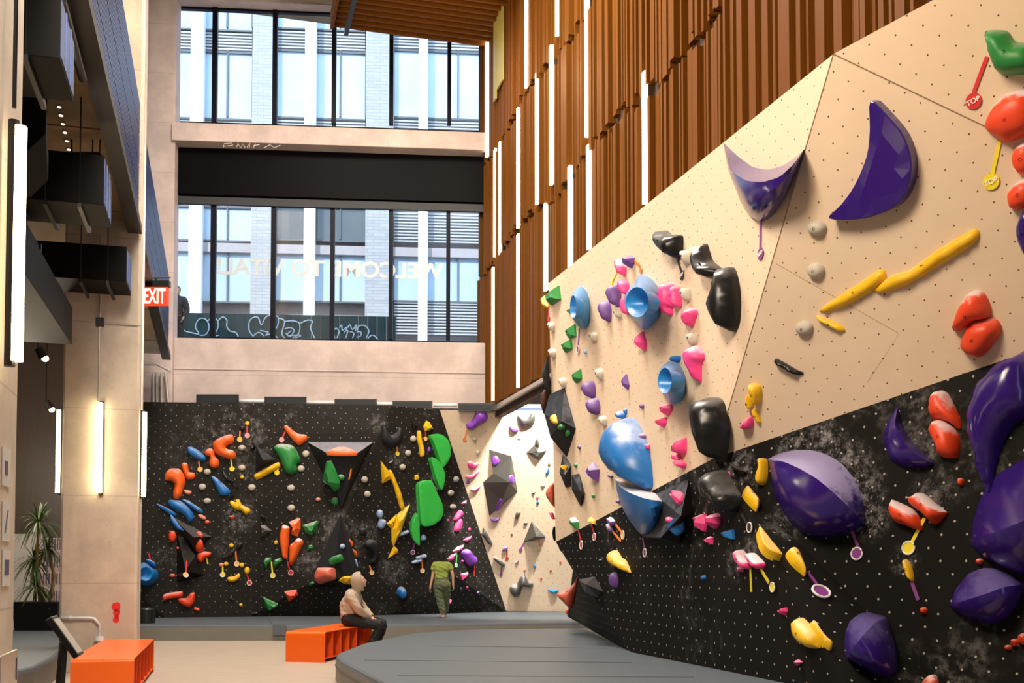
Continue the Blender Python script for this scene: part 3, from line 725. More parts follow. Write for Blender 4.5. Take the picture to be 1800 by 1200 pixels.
VOLS = '''
C|charcoal+|p|0|*inverted pyramid volume with a chalky ledge below the roof panel|240,520,0 940,520,0 765,640,.5 455,640,.5 600,1215,.05 745,760,.35 860,640,.12/0-1-2-3 0-3-4 3-2-5-4 1-6-2 2-6-5 6-4-5
D|charcoal|p|0|*tall grey pyramid volume standing point-up in the rear wall centre|590,140,0 245,895,0 520,805,.45 725,870,.25 790,715,.2 670,430,.12/0-1-2 0-2-3 0-3-4-5 1-3-2 1-0-4-3
B|black|p|0|*wedge volume with a chalky ramp at the left of the rear wall|345,150,0 620,265,0 795,378,0 600,385,.35 720,460,.0 620,575,0 430,320,0/0-1-2-3 3-2-4 3-4-5 0-3-5-6
B|black|p|0|*dark pyramid volume below the chalky wedge on the rear wall|425,315,0 620,575,.1 710,785,0 425,865,0 520,735,.4/0-1-4 1-2-4 2-3-4 3-0-4
E|grey|p|0|*tall many-sided black volume on the birch part of the rear wall|718,600,0 955,670,.2 765,850,.15 655,945,0 930,945,.5 1018,1045,0 845,1145,.2 720,1300,0/0-1-2 1-4-2 1-5-4 2-4-3 3-4-6 4-5-6 3-6-7 6-5-7
A|charcoal|p|0|*black pyramid volume behind the long yellow bar|1262,620,0 1485,770,.0 1430,800,0 1255,890,0 1335,768,.3/0-1-4 1-2-4 2-3-4 3-0-4
F|grey|p|0|*grey pyramid volume on the lower birch part|1168,215,0 1318,385,0 1180,420,.0 1080,435,0 1215,375,.35/0-1-4 1-2-4 2-3-4 3-0-4
t|charcoal|p|0|*dark volume under the big blue pair on the right wall|1180,700,0 1330,650,0 1682,490,0 1600,880,.3 1385,1112,.3 1200,1100,.06 1730,850,0 1590,1170,0/0-1-3-4-5 1-2-3 2-6-3 3-6-7-4 4-7-5
s|charcoal|p|0|*largest black diamond volume at the left edge of the right wall|375,605,0 495,1040,0 400,1340,0 225,1130,.2 160,890,.2 215,680,.05 345,960,.22/0-1-6 1-2-6 2-3-6 3-4-6 4-5-6 5-0-6
t|charcoal|p|0|*middle black diamond volume with a yellow chip|355,230,0 400,270,0 445,340,0 445,570,0 385,580,.04 320,420,.1 375,450,.16/0-1-6 1-2-6 2-3-6 3-4-6 4-5-6 5-0-6
t|charcoal|p|0|*lowest black diamond volume at the left edge|450,450,.04 530,430,0 590,640,0 550,790,0 450,600,.06 545,620,.14/0-1-5 1-2-5 2-3-5 3-4-5 4-0-5
u|black|p|0|*shadowed dark volume at the lower left corner of the right wall|520,470,.1 690,435,0 785,600,0 735,665,.0 590,605,.2 600,520,.3/0-1-5 1-2-5 2-3-5 3-4-5 4-0-5
'''
HOLDS = '''
A|black|o|.06|small round black hold with a chalky rim|1112,437,30,30
A|yellow|o|.05|small yellow knob with a red tag|1167,383,26,26
A|orange|b|.16|*large orange C-shaped hold|800,590 850,545 960,503 1010,505 1028,550 1015,590 960,612 940,635 960,655 1010,665 1045,700 1045,740 1020,762 960,755 870,720 825,690 800,630
A|orange|b|.13|*orange peanut-shaped hold|710,690 740,655 790,648 820,690 825,730 865,770 870,820 850,850 800,850 765,820 765,770 770,735 730,720
A|blue|b|.1|*blue lozenge hold with a chalky top|530,640 570,628 640,660 700,710 735,745 720,775 660,770 590,735 535,690
A|orange|b|.16|*big orange hooked hold shaped like a boot|285,980 300,910 350,860 440,860 480,890 510,950 515,1010 490,1080 470,1150 430,1180 390,1170 385,1100 400,1040 370,990 320,990
A|orange|b|.1|*orange dog-bone hold|470,820 500,795 540,815 545,860 560,895 610,905 620,940 600,970 540,970 515,940 490,880
A|salmon|b|.06|small chalky orange foot chip|500,1080 540,1090 580,1100 570,1130 530,1130 505,1110
A|blue|b|.1|*blue teardrop hold|785,945 830,950 900,1010 985,1090 985,1120 950,1145 880,1140 850,1090 820,1020
A|black|b|.08|black curved fin hold|905,870 935,910 980,960 1035,1000 1000,1005 940,985 912,945
A|black|b|.05|small black wedge hold|1010,1015 1035,1020 1065,1060 1060,1085 1030,1065
A|black|f|.06|small black jagged hold|1005,1120 1025,1150 1000,1190 970,1185
A|black|f|.1|small black pointed hold with grey top|1195,660 1220,560 1262,630 1235,672
A|knob|o|.07|round off-white knob|1110,640,40,30
A|knob|o|.07|round off-white knob|1110,850,40,32
A|knob|o|.07|round off-white knob|745,893,40,32
A|knob|o|.07|round off-white knob|692,1052,42,34
A|knob|o|.07|round off-white knob|1215,1058,42,34
A|knob|o|.07|round off-white knob|1630,1063,42,34
A|knob|o|.07|round off-white knob|1785,705,38,35
A|knob|o|.07|round off-white knob|1735,858,40,33
A|knob|o|.07|round off-white knob|745,1200,42,30
B|knob|o|.07|round off-white knob|1630,73,42,34
A|yellow|o|.05|small yellow knob|1112,950,22,20
A|yellow|b|.1|*long yellow bar hold|1228,940 1260,905 1470,800 1505,800 1515,830 1490,860 1290,970 1255,975
A|green|b|.18|*green hold with a chalky hooked tail|1440,640 1490,600 1560,598 1640,615 1690,670 1728,760 1725,790 1690,810 1690,880 1670,905 1590,910 1560,880 1540,830 1500,740 1470,690
A|orange|b|.12|*orange horn-shaped hold|1550,430 1580,402 1630,440 1700,490 1790,505 1795,560 1720,612 1680,590 1620,530
B|blue|b|.14|*chalky blue slab hold|325,10 360,-10 450,-5 520,40 590,120 605,170 590,215 545,210 500,150 420,100 350,50
B|blue|b|.1|blue fin hold|480,-10 540,-5 620,45 690,95 695,130 640,115 570,65
B|blue|b|.08|slim blue fin hold|215,30 260,45 340,85 430,130 430,160 370,155 280,95 225,55
B|blue|b|.06|thin blue sliver hold on a black volume|345,155 380,190 450,270 500,315 460,310 400,270 355,200
B|red|o|.12|*round red hold left of the dark volumes|378,375,45,60
B|red|o|.03|tiny red chip|430,500,15,15
B|red|o|.04|small red chip|378,788,32,20
B|red|b|.12|*red thorn-shaped hold|628,480 680,415 715,470 720,520 680,535 640,545
B|red|b|.14|*red mushroom-shaped hold with a yellow strap|640,560 700,532 785,545 770,590 720,610 700,645 670,650 640,620
B|salmon|o|.06|small chalky salmon hold|690,170,50,22,28
B|red|o|.05|small orange ring hold|745,225,28,20
B|red|b|.05|small chalky red hold|630,330 680,325 710,370 670,372
B|yellow|o|.05|small yellow knob|1000,472,26,24
B|yellow|o|.05|small yellow knob|945,665,26,22
B|yellow|o|.05|small yellow knob|1110,678,26,26
B|yellow|o|.08|rounded yellow hold|1165,735,32,38
B|yellow|b|.09|*yellow banana-shaped hold|955,815 980,800 1030,795 1070,765 1092,775 1090,810 1050,845 1000,858 965,845
B|black|b|.08|black wing-shaped hold|890,607 950,575 1010,515 1040,510 1030,565 980,605
B|black|b|.1|black hold with a shiny top|1060,460 1090,440 1120,460 1105,500 1060,525 1045,505
B|salmon|o|.04|chalky salmon chip|895,675,25,22
B|red|f|.06|small red wedge hold|970,160 1030,150 1035,180 1008,200
B|yellow|b|.1|*yellow two-lobed hold|978,20 1000,-5 1040,15 1045,-10 1080,-15 1110,40 1170,70 1200,95 1190,130 1150,145 1100,100 1045,95 1000,60
B|black|f|.08|small black triangle hold|1298,140 1360,165 1365,205 1330,195
B|grey|f|.14|*grey chalky triangle hold|1300,255 1350,258 1430,318 1300,392
B|green|f|.1|*left of two small green wedges|1330,635 1360,600 1420,595 1425,630 1390,665 1365,722 1345,690
B|green|f|.1|*right of two small green wedges|1430,655 1455,620 1530,595 1540,630 1490,680 1450,705
B|yellow|o|.05|small yellow knob|1470,440,22,24
B|grey|o|.04|tiny grey chip|1430,432,12,18
B|orange+|b|.16|*chalky orange blade hold, left of a crossed pair|1498,390 1530,262 1565,258 1612,278 1615,310 1590,560 1590,608 1540,600 1515,500
B|orange|f|.2|*orange block hold above the crossed blades|1595,220 1700,180 1728,190 1730,300 1700,380 1660,370 1620,350 1640,270
B|orange+|b|.16|*chalky orange blade hold, right of a crossed pair|1610,470 1650,440 1700,390 1760,435 1720,530 1640,672 1600,650 1603,560
B|red|b|.1|*long red hold low on the left|270,1010 320,975 470,955 490,970 485,1005 440,1025 330,1040 285,1060
B|red|b|.12|*heart-like red hold low on the left|435,1040 470,1025 530,1025 560,985 600,965 618,990 605,1075 560,1125 500,1110 450,1075
B|red|o|.05|small red chip|635,1145,35,18,20
B|yellow|o|.05|small yellow knob|1100,1097,20,18
B|black|b|.04|thin black slit hold|975,1015 1000,1025 1030,1050 1015,1055 985,1035
B|black|b|.05|flat dark hold|1215,1180 1270,1180 1270,1195 1220,1195
B|black|o|.04|tiny dark chip|1325,780,22,12
B|green|f|.14|*green three-pointed hold low on the rear wall|1335,1025 1400,1060 1490,1095 1490,1120 1440,1145 1390,1170 1355,1120
B|red|f|.14|*red tapered block hold low on the rear wall|1560,970 1690,950 1708,1000 1605,1075
B|sky-|c|.3|*large blue dish hold beside the middle pillar|30,670 90,650 160,690 215,730 230,780 210,850 140,890 60,885 0,840 -10,740|95,770,70,72
B|blue|b|.2|small blue hold on the dish|100,625 150,620 205,660 205,700 150,680
C|orange|b|.1|*orange dome hold on the chalky ledge|450,637 490,600 560,574 640,576 710,595 760,640
C|green|f|.2|*dark green blade hold on the inverted pyramid|375,910 435,725 475,725 520,810 575,960 565,1020 520,1055 440,980
C|green|b|.1|small chalky green hold|565,885 600,868 635,890 620,925 580,925
C|green|b|.1|small dull green hold|485,1130 520,1105 575,1110 570,1170 530,1190 490,1165
C|charcoal|b|.16|*black horseshoe hold with chalk in its notch|1018,450 1025,360 1045,325 1075,330 1085,390 1120,440 1150,445 1185,420 1200,380 1230,368 1252,400 1245,490 1210,555 1150,580 1080,560 1030,510
C|knob|o|.07|round off-white knob|225,640,40,32
C|knob|o|.07|round off-white knob|175,800,40,33
C|knob|o|.07|round off-white knob|68,1003,42,34
C|knob|o|.07|round off-white knob|1362,485,35,33
C|knob|o|.07|round off-white knob|1308,635,35,33
C|knob|o|.07|round off-white knob|1250,783,35,32
C|knob|o|.07|round off-white knob|848,915,38,35
C|knob|o|.07|round off-white knob|878,1070,38,34
C|knob|o|.07|round off-white knob|1760,1055,32,32
D|knob|o|.07|round off-white knob|68,75,42,33
C|yellow|b|.1|*upright yellow stick hold|1400,410 1425,398 1440,420 1455,500 1475,570 1485,660 1455,678 1435,660 1425,580 1402,500
C|yellow|f|.14|*yellow pointed block hold beside the birch edge|1465,350 1500,292 1540,310 1580,375 1540,395 1485,405
C|black|f|.08|small dark green-black triangle hold|1328,275 1415,350 1355,400
C|lime-|g|.2|*upper bright green half-moon hold|1520,455 1590,437 1660,455 1720,510 1745,590 1735,690 1660,785 1620,700 1560,550
C|lime-|g|.18|*slim bright green half-moon hold|1522,690 1580,700 1650,770 1685,860 1680,950 1650,1025 1600,950 1550,800
D|lime-|g|.22|*biggest bright green rounded hold|1390,-165 1440,-208 1525,-215 1570,-140 1610,-55 1650,20 1668,110 1640,190 1560,250 1490,268 1430,258 1412,180 1400,40
D|lime-|g|.2|*lowest bright green half-moon hold|1390,130 1412,190 1422,250 1420,300 1425,450 1400,458 1340,390 1322,290 1340,200
C|grey|f|.12|grey chalky wedge between two green holds|1535,935 1635,1020 1610,1085 1560,1030
C|plum|o|.04|small purple chip|1528,600,20,28
C|yellow|f|.16|*yellow arrowhead hold|1015,715 1110,830 1140,910 1035,960 1020,830
C|yellow|b|.12|*long yellow shaft hold below the arrowhead|1100,840 1130,822 1190,950 1240,1070 1275,1230 1245,1245 1215,1190 1150,980
C|yellow|f|.08|small yellow cube hold|1370,870 1410,862 1432,890 1420,920 1375,920
C|grey|f|.08|chalky grey hold|1095,740 1150,710 1120,752
C|salmon|o|.05|small salmon chip|355,1125,28,20
D|yellow|f|.2|*largest yellow blade hold|1335,40 1240,330 1150,490 1130,440 1125,310 1190,150 1260,90
D|yellow|f|.12|yellow wing hold left of the largest blade|1075,245 1190,140 1170,220 1130,300
D|yellow|f|.14|*lowest yellow spike hold|1160,470 1210,520 1205,550 1090,612 1140,510
D|paleblue|o|.14|*dusty blue round hold|1010,140,40,45
D|paleblue|b|.13|*dusty blue lumpy hold|985,240 1010,185 1075,210 1075,250 1040,295 990,285
D|paleblue|b|.08|dusty pale blue bar|1210,350 1300,310 1315,340 1220,375
D|paleblue|b|.08|dusty pale blue block|1440,390 1460,355 1495,370 1500,410 1445,420
D|paleblue|b|.08|dusty pale blue bar|1390,590 1490,565 1500,600 1400,615
D|paleblue|b|.08|dusty pale blue bar|1345,640 1440,615 1450,640 1360,665
D|orange|b|.1|orange edge hold|675,400 725,435 730,470 690,500 672,450
D|orange|b|.1|lower orange edge hold|700,500 770,540 765,595 735,580
D|paleblue|o|.06|small dusty blue knob|617,480,30,28
D|paleblue|b|.05|slim dusty blue hold|740,620 765,625 780,690 765,695
D|charcoal|b|.16|*black ring-shaped hold with a chalky centre|835,470 870,420 940,412 995,465 1005,570 970,650 920,665 900,650 930,600 915,545 870,505
D|charcoal|b|.1|dark crescent hold|790,340 800,300 850,290 870,330 850,365 800,360
D|coral|b|.25|*big red half-drum hold at the foot of a grey volume|300,800 330,725 360,700 510,702 526,725 525,815 430,840 340,868 308,845
D|green|f|.06|green wedge under a volume|245,880 300,845 315,870 262,893
D|yellow|f|.1|yellow chalky wedge|565,850 625,820 700,815 740,885 640,870
D|green|b|.14|*green rounded block hold|460,625 500,590 590,562 612,600 600,630 480,675 460,650
D|green|o|.06|small green knob|275,490,30,26
D|green|f|.16|*green wedge hold with a chalky top edge|180,255 350,205 360,235 325,330 290,370 220,340
D|blue|o|.3|*blue ball hold low on the rear wall|1243,972,58,60
D|pink|f|.1|pink spike hold beside the standing person's leg|1705,1045 1775,1050 1750,1085 1715,1085
E|knob|o|.07|round off-white knob|375,910,32,30
E|knob|o|.07|round off-white knob|320,1055,34,30
F|knob|o|.07|round off-white knob|342,60,34,28
E|plum|b|.2|*glossy purple jug hold at the top of the birch part|475,340 540,290 580,210 630,190 690,215 708,260 680,310 600,350 550,395 490,385
E|knob|o|.06|small off-white knob|565,490,25,20
E|knob|o|.06|small off-white knob|600,635,24,24
E|grey|b|.14|*silver-grey saddle hold at the top of the birch part|1020,245 1080,258 1130,250 1190,205 1205,300 1150,345 1070,362 1040,320
E|plum|b|.1|purple cup hold|937,355 980,368 1030,400 970,425 940,390
E|grey|b|.08|small grey hold|1225,480 1250,560 1210,555 1203,520
E|grey|f|.14|*silver-grey square hold|1110,635 1200,548 1240,610 1322,612 1245,720
E|pink+|b|.12|*chalky pink hold, highest of the pink trio|490,740 530,722 560,745 610,745 590,785 540,810 500,790
E|pink+|b|.1|chalky pink crescent hold|465,880 540,870 610,815 610,845 560,895 500,907
E|pink+|b|.1|chalky pink crescent hold|525,1015 570,1010 630,975 620,1010 570,1035 535,1030
E|violet|o|.05|small dark purple chip|495,945,22,18
E|plum|b|.05|purple hold on a many-sided volume|750,690 790,665 830,720 790,770 750,750
E|plum|b|.05|chalky purple hold on a many-sided volume|940,870 985,880 985,960 945,950
F|plum|b|.05|purple sliver on a many-sided volume|790,110 830,0 865,-10 850,60
E|coral|b@18.6|.3|*orange-red hold sticking out at the left end of the right wall|1305,1060 1380,960 1425,960 1425,1200 1350,1150
E|grey|f|.05|grey chip|1165,1060 1210,1040 1195,1080
E|pink|o|.03|tiny pink chip|1228,1110,14,14
E|blue|o|.04|small blue chip|1230,1160,16,18
E|knob|o|.05|small off-white knob|1285,978,24,20
E|knob|o|.05|small off-white knob|1355,745,16,18
E|blue|f|.06|thin blue hold|1310,860 1345,785 1355,830 1328,872
F|pink|b|.1|*pink slab hold, upper of an overlapping pair|345,190 410,100 445,110 450,150 420,180 370,210
F|pink|b|.1|*pink slab hold, lower of an overlapping pair|350,300 390,195 440,195 440,260 410,320 360,318
F|pink|o|.03|tiny pink chip|288,205,14,14
F|pink|o|.03|tiny pink chip|515,300,16,16
F|pink|o|.03|tiny pink chip|440,635,16,13
F|pink|o|.03|tiny pink chip|490,915,14,14
F|pink|f|.09|*pink wedge hold beside the birch edge|445,415 480,390 550,368 520,415 490,435
F|pink+|f|.09|*long chalky pink wedge above the standing person|335,530 400,480 465,462 455,500 400,540 350,545
F|pink|f|.09|pink wedge at shoulder height|275,615 320,570 385,550 340,630 290,635
F|plum|b|.2|*glossy purple jug hold right of the standing person|430,550 460,515 510,512 540,560 590,590 600,640 560,690 500,660 450,590
F|pink|f|.09|*pink triangle hold right of the standing person|415,770 510,750 500,790 440,838
F|pink+|f|.07|small chalky pink wedge|425,25 490,-10 490,20 450,45
F|violet|f|.04|small grey-purple chip|585,968 615,955 620,975 600,982
F|grey|o|.03|tiny grey chip|425,925,14,10
F|plum|b|.09|*purple lip hold under the many-sided volume|730,185 780,192 830,175 820,205 780,222 745,210
F|grey|b|.1|grey stone-like hold|990,175 1010,120 1050,115 1040,160 1000,190
F|grey|o|.05|small grey chip|1103,240,24,14,-25
F|grey|o|.03|tiny grey chip|958,355,12,12
F|grey|b|.1|*grey double fin hold beside the black edge|655,285 690,330 740,420 755,460 720,460 670,400 635,350 655,335
F|violet|b|.08|small purple hold|855,525 890,485 918,490 905,520
F|grey|b|.1|*chalky black bar hold on the birch part|768,600 790,598 885,665 880,690 850,685 775,625
F|grey|f|.05|small dark chip|990,650 1025,632 1030,650 1000,660
F|sky-|o|.05|small blue chip|1198,692,16,20
F|red|o|.03|tiny red chip|1093,735,12,12
F|red|o|.03|tiny red chip|1470,647,12,12
F|red|o|.03|tiny red chip|1368,735,12,12
F|red|o|.03|tiny red chip|1267,822,12,12
F|grey|b|.22|*dark grey three-lobed hold low on the birch part|930,940 960,900 1010,880 1040,830 1082,778 1120,830 1180,880 1175,910 1130,915 1085,905 1060,930 1045,990 1005,1022 960,1000
F|sky-|f|.1|*flat blue hold low on the birch part|1335,935 1450,940 1440,965 1390,985
F|coral|b@18.8|.3|*large dull red fin hold at the lower left of the right wall|1415,985 1520,940 1600,880 1660,795 1640,900 1590,1130 1480,1060
F|orange|b@18.6|.08|*small orange hold at the foot of the right wall's left end|1525,1150 1560,1140 1560,1180 1530,1190
F|pink+|b@18.5|.1|*chalky pink hold at the left end of the right wall|1348,120 1385,125 1412,190 1375,185
F|black|b@18.5|.12|*rounded black hold at the left end of the right wall|1385,310 1415,270 1415,420 1390,390
F|charcoal|f@18.6|.14|*chalk-topped black block at the lower corner of the birch face|1438,478 1500,495 1548,535 1500,558 1458,522
s|charcoal|f@18.5|.2|*upper black volume jutting out past the left edge|115,440 195,265 225,690 170,640
s|brown|b@18.8|.2|*rough dark brown hold at the left end of the right wall|115,700 160,630 200,640 215,760 150,880 125,820
r|green|f|.14|*green square hold at the top left corner of the right wall|145,735 310,595 332,735 200,825
r|yellow|f|.1|yellow slab edge hold|120,738 150,715 205,822 185,842
r|sky-|c|.35|*small blue bowl hold|430,860 440,740 490,650 540,620 590,660 630,780 630,950 605,1040 570,1065 530,1050 480,990 440,920|465,835,34,122
r|sky-|c|.5|*largest blue bowl hold|1010,730 1060,640 1110,590 1150,510 1190,495 1270,530 1340,610 1372,700 1355,760 1365,900 1330,980 1270,1050 1210,1078 1170,1050 1130,990 1060,920 1015,830|1140,785,118,158
r|knob|b|.1|off-white teardrop knob|192,1035 230,985 268,1010 262,1065 245,1088
r|knob|b|.1|off-white teardrop knob|628,1130 660,1102 714,1108 710,1175 690,1192
r|knob|b|.1|off-white teardrop knob|880,870 930,830 970,890 965,935 940,942
r|knob|b|.1|off-white teardrop knob|1585,270 1650,240 1700,260 1690,350 1655,378
r|knob|b|.1|off-white teardrop knob|1585,670 1640,628 1695,640 1695,740 1645,772
v|knob|b|.1|off-white teardrop knob|382,395 430,360 500,365 495,470 455,500
r|violet|f|.14|*dull purple pointed hold near the top edge|995,320 1040,290 1105,300 1095,360 1045,428 1015,390
r|violet|b|.18|*purple clam-shaped hold left of the largest blue bowl|820,700 910,585 950,650 950,780 920,820 860,770
r|violet|b|.16|chalky purple clam-shaped hold|735,870 800,762 850,820 855,920 830,985 780,940
r|pink+|b|.14|chalky pink hold|910,370 950,330 1010,400 1000,485 960,480
r|pink|b|.14|pink hold|945,600 990,545 1040,590 1030,700 970,650
r|pink|b|.12|pink hold half hidden by a bowl|970,830 1010,720 1050,800 1040,910 985,890
r|pink|b|.18|*large pink stepped hold right of the largest blue bowl|1400,640 1460,570 1515,620 1510,800 1480,830 1480,900 1440,920 1380,880 1390,800
r|pink|b|.14|chalk-caked pink hold|1515,630 1580,640 1588,820 1512,800
r|pink|b|.14|*pink bean-shaped hold|1605,950 1660,860 1740,840 1770,880 1740,950 1700,1030 1665,1045 1620,1010
r|green|f|.06|small dark green chip|395,870 430,850 425,900
r|green|f|.12|green square hold|362,1085 480,1005 495,1130 395,1175
s|green|f|.12|green square hold|318,150 435,85 455,180 360,243
s|green|f|.12|*lone green square hold|430,470 540,402 553,500 475,563
s|paleblue|o|.05|tiny blue chip|592,228,15,26
s|knob|b|.1|off-white teardrop knob|200,225 240,190 278,210 272,270 250,288
s|knob|b|.1|off-white teardrop knob|690,445 735,398 778,430 770,505 745,512
s|knob|b|.1|off-white teardrop knob|308,530 350,498 386,520 382,590 355,598
s|knob|b|.1|off-white teardrop knob|730,950 765,900 812,930 810,990 790,1008
s|knob|b|.1|off-white teardrop knob|1650,75 1700,28 1768,45 1765,120 1720,162
w|knob|b|.1|off-white teardrop knob|448,200 500,145 568,150 568,225 530,282
s|violet|b|.18|*upper of two stacked purple clam holds|560,630 600,550 640,530 680,580 685,660 655,715 600,680
s|violet|b|.18|*lower of two stacked purple clam holds|610,810 650,730 690,715 728,770 730,840 690,890 650,860
s|violet|f|.09|chalky purple hold|985,520 1005,465 1050,570 1030,625 1000,580
s|violet|o|.05|small dark purple chip|1187,803,24,28
s|pink|f|.14|pink pointed hold|1120,120 1175,10 1230,120 1210,210 1130,190
t|blue|b|.45|*biggest blue balloon-shaped hold|760,250 780,120 830,-20 900,-110 960,-155 1010,-130 1090,-50 1150,30 1200,120 1240,260 1265,400 1265,565 1170,560 1050,520 930,480 860,430 790,350
s|blue|b|.14|small blue knob on the tip of the balloon|938,890 962,850 1000,890 990,930 950,932
s|blue|o|.05|tiny blue chip|1015,855,14,28
t|blue+|d|.4|*blue lower hold with a chalky flat top|905,480 1050,540 1200,585 1330,640 1425,718;907,484 960,570 1050,632 1200,690 1320,714 1424,722;909,490 920,620 960,770 1050,930 1150,1060 1220,1100 1320,1060 1380,960 1420,820 1425,726
w|sky|c|.45|*lower blue bowl hold with a pale inside|155,660 180,540 250,460 300,445 370,470 420,560 443,650 435,780 400,860 340,900 280,880 240,820 180,740|232,652,72,135
w|blue|b|.14|small blue horn above the lower bowl|320,430 360,378 370,420 340,460
s|yellow|b|.06|yellow half-disc chip on a black diamond|220,930 250,890 300,970 265,995 225,960
t|yellow|f|.05|yellow wedge chip on a black diamond|325,345 395,335 370,390 335,380
s|green|o|.05|upper chalk-dusted green chip|330,1025,32,28
s|green|o|.05|lower chalk-dusted green chip|405,1090,30,30
t|green|o|.04|tiny dark green chip|490,345,18,22
t|green|o|.04|tiny dark green chip|677,670,18,24
t|violet|o|.04|tiny purple chip|528,155,18,22
t|violet|f|.16|*chalky purple lumpy hold|590,430 660,310 700,360 735,380 715,515 610,475
t|violet|o|.1|purple knob beside the balloon|1190,45,30,38
t|pink|o|.06|small pink chip|1250,148,24,32
t|pink|b|.16|*upper jaw of the pink jaw-like pair|1505,190 1560,110 1630,55 1645,60 1640,210 1550,215 1530,225
t|pink|b|.14|*lower jaw of the pink jaw-like pair|1505,220 1530,225 1570,280 1650,320 1620,375 1550,310
t|violet|o|.06|purple chip peeking from behind the blue holds|858,460,28,18
t|violet|o|.06|purple chip peeking from behind the blue holds|940,730,16,20
t|pink|f|.13|*pink faceted hold on the dark volume|1465,670 1500,620 1570,605 1625,635 1620,700 1570,742 1510,715
t|pink|o|.05|small pink chip|1468,920,28,33
t|blue|b|.16|*dark blue pebble hold on the dark volume|1475,1020 1560,940 1620,930 1655,970 1620,1010 1500,1050
t|green+|f|.1|*chalk-covered green hold above a red tag|410,895 460,890 520,940 525,1020 480,1010 420,950
t|yellow|f|.1|*small yellow wedge on the birch and black boundary|615,890 690,930 695,965 640,960
t|violet+|b|.08|chalk-covered hold|830,890 900,930 890,980 830,950
t|violet+|b|.08|chalk-covered hold|815,960 860,980 880,1050 830,1020
u|yellow|b|.15|*yellow shell-shaped hold|830,215 860,160 900,190 940,240 1000,270 1060,380 1050,395 950,355 870,325 835,280
u|green|o|.03|tiny dark green chip|750,265,16,12
u|green|o|.03|tiny dark green chip|885,590,16,16
u|violet|b|.1|dark purple lumpy hold in shadow|845,430 880,390 930,420 930,540 890,560 850,510
v|black|b|.25|*glossy black saddle hold near the top edge|120,240 140,178 200,195 250,195 370,160 405,185 395,350 350,425 240,395 150,345
v|black|b|.25|*glossy black curved hold|530,470 530,380 555,315 600,390 650,465 720,490 800,515 830,555 780,610 720,650 640,655 580,600 540,530
v|black|b|.3|*tall matte black hold with a steel bolt|810,640 840,540 880,525 930,570 980,680 1008,830 1000,1000 970,1120 900,1200 840,1170 760,1110 700,1020 690,960 720,880 790,760
w|pink|b|.18|*pink hold with a dark hollow underside|430,390 450,330 550,275 640,380 590,480 580,665 520,570 480,540 440,460
w|pink|f|.13|*pink hold just under the lower blue bowl|165,940 190,900 290,895 312,940 245,1025 200,1000
w|pink|f|.12|small pink pointed hold|140,1075 240,1030 240,1090 205,1145 160,1110
w|yellow|b|.14|*yellow rounded hold, largest of a cluster of three|1100,700 1160,690 1230,710 1255,770 1240,850 1220,905 1150,890 1110,790
w|yellow|b|.09|*left yellow hold of a cluster of three|1075,850 1100,810 1170,920 1130,955 1090,930
w|yellow|b|.06|*lowest slim yellow hold of a cluster of three|1140,975 1170,950 1210,1000 1250,1090 1220,1095 1160,1030
w|pink|b|.12|*pink pebble hold beside the yellow cluster|1010,1130 1060,1075 1130,1035 1165,1080 1160,1140 1100,1170 1030,1155
w|black|b|.08|*thin black sliver hold on the birch face|1375,435 1400,432 1500,480 1620,545 1695,575 1650,600 1560,575 1440,510 1380,470
k|knob|o|.09|large off-white round knob|625,325,60,45
k|knob|o|.09|large off-white round knob|620,565,55,45
k|knob|o|.09|large off-white round knob|555,890,55,42
x|black|b|.35|*large egg-shaped black hold above the black panels|520,-80 560,-210 640,-250 740,-245 810,-180 860,-20 865,80 840,230 800,370 760,393 700,370 660,300 590,200 545,80
x|pink|o|.06|small square pink chip|905,578,36,38
x|black|f|.14|*chalky black fin hold under the boundary|880,430 960,465 1100,530 1060,560 960,525
x|yellow|b|.12|*yellow figure-eight hold|1205,420 1230,390 1290,390 1310,430 1310,560 1280,650 1220,668 1180,630 1190,550 1220,490
x|yellow|b|.12|*yellow slanted capsule hold|1040,750 1070,705 1110,705 1250,850 1240,890 1195,915 1060,800
x|black|b|.3|*big black lumpy hold with a steel bolt and chalk patch|600,650 660,560 740,520 800,560 900,680 980,760 1000,860 960,940 900,950 800,890 690,880 640,760
x|pink|f|.14|*left of two overlapping pink faceted holds|530,1030 570,985 650,975 668,1080 635,1165 560,1090
x|pink|f|.16|*right of two overlapping pink faceted holds|640,1030 670,985 770,965 805,1000 800,1080 730,1135 670,1090
y|pink|f|.09|small pink faceted hold|650,290 690,255 735,265 730,340 690,325
y|blue|f|.12|*blue pointed hold on the black panels|830,240 860,195 940,180 960,285 880,285
y|blue|o|.05|small blue chip|638,690,24,26
y|yellow|g|.1|*yellow half-moon hold on the black panels|1210,190 1250,210 1340,320 1470,465 1450,480 1340,450 1250,390 1215,310
y|yellow|b|.12|*chalky yellow leaf-shaped hold|1495,420 1540,395 1600,395 1670,430 1700,490 1735,640 1660,600 1580,545 1520,480
y|pink+|b|.13|*left of two chalk-topped pink holds|960,420 1000,395 1060,460 1135,530 1130,600 1060,580 990,520
y|pink+|b|.13|*right of two chalk-topped pink holds|1075,450 1110,430 1200,480 1280,550 1240,600 1180,570
y|pink|f|.07|small pink pointed hold|965,600 1020,565 1060,600 1050,635
y|pink|f|.08|small pink faceted hold|1420,1040 1450,1010 1510,1005 1522,1050 1490,1090
j|purple-|d|.36|*purple cup-shaped hold at the top edge|100,805 180,880 260,940 340,958 430,935 500,890 560,840;101,808 140,965 230,1022 320,1030 420,1000 500,925 559,842;102,812 125,960 165,1060 200,1160 250,1230 310,1264 380,1220 450,1110 510,970 558,846
j|purple-|g|.16|*large purple crescent hold on the birch face|955,565 1050,640 1150,760 1195,900 1180,1040 1110,1150 980,1210 860,1235 705,1230 780,1150 860,1040 930,880 950,730
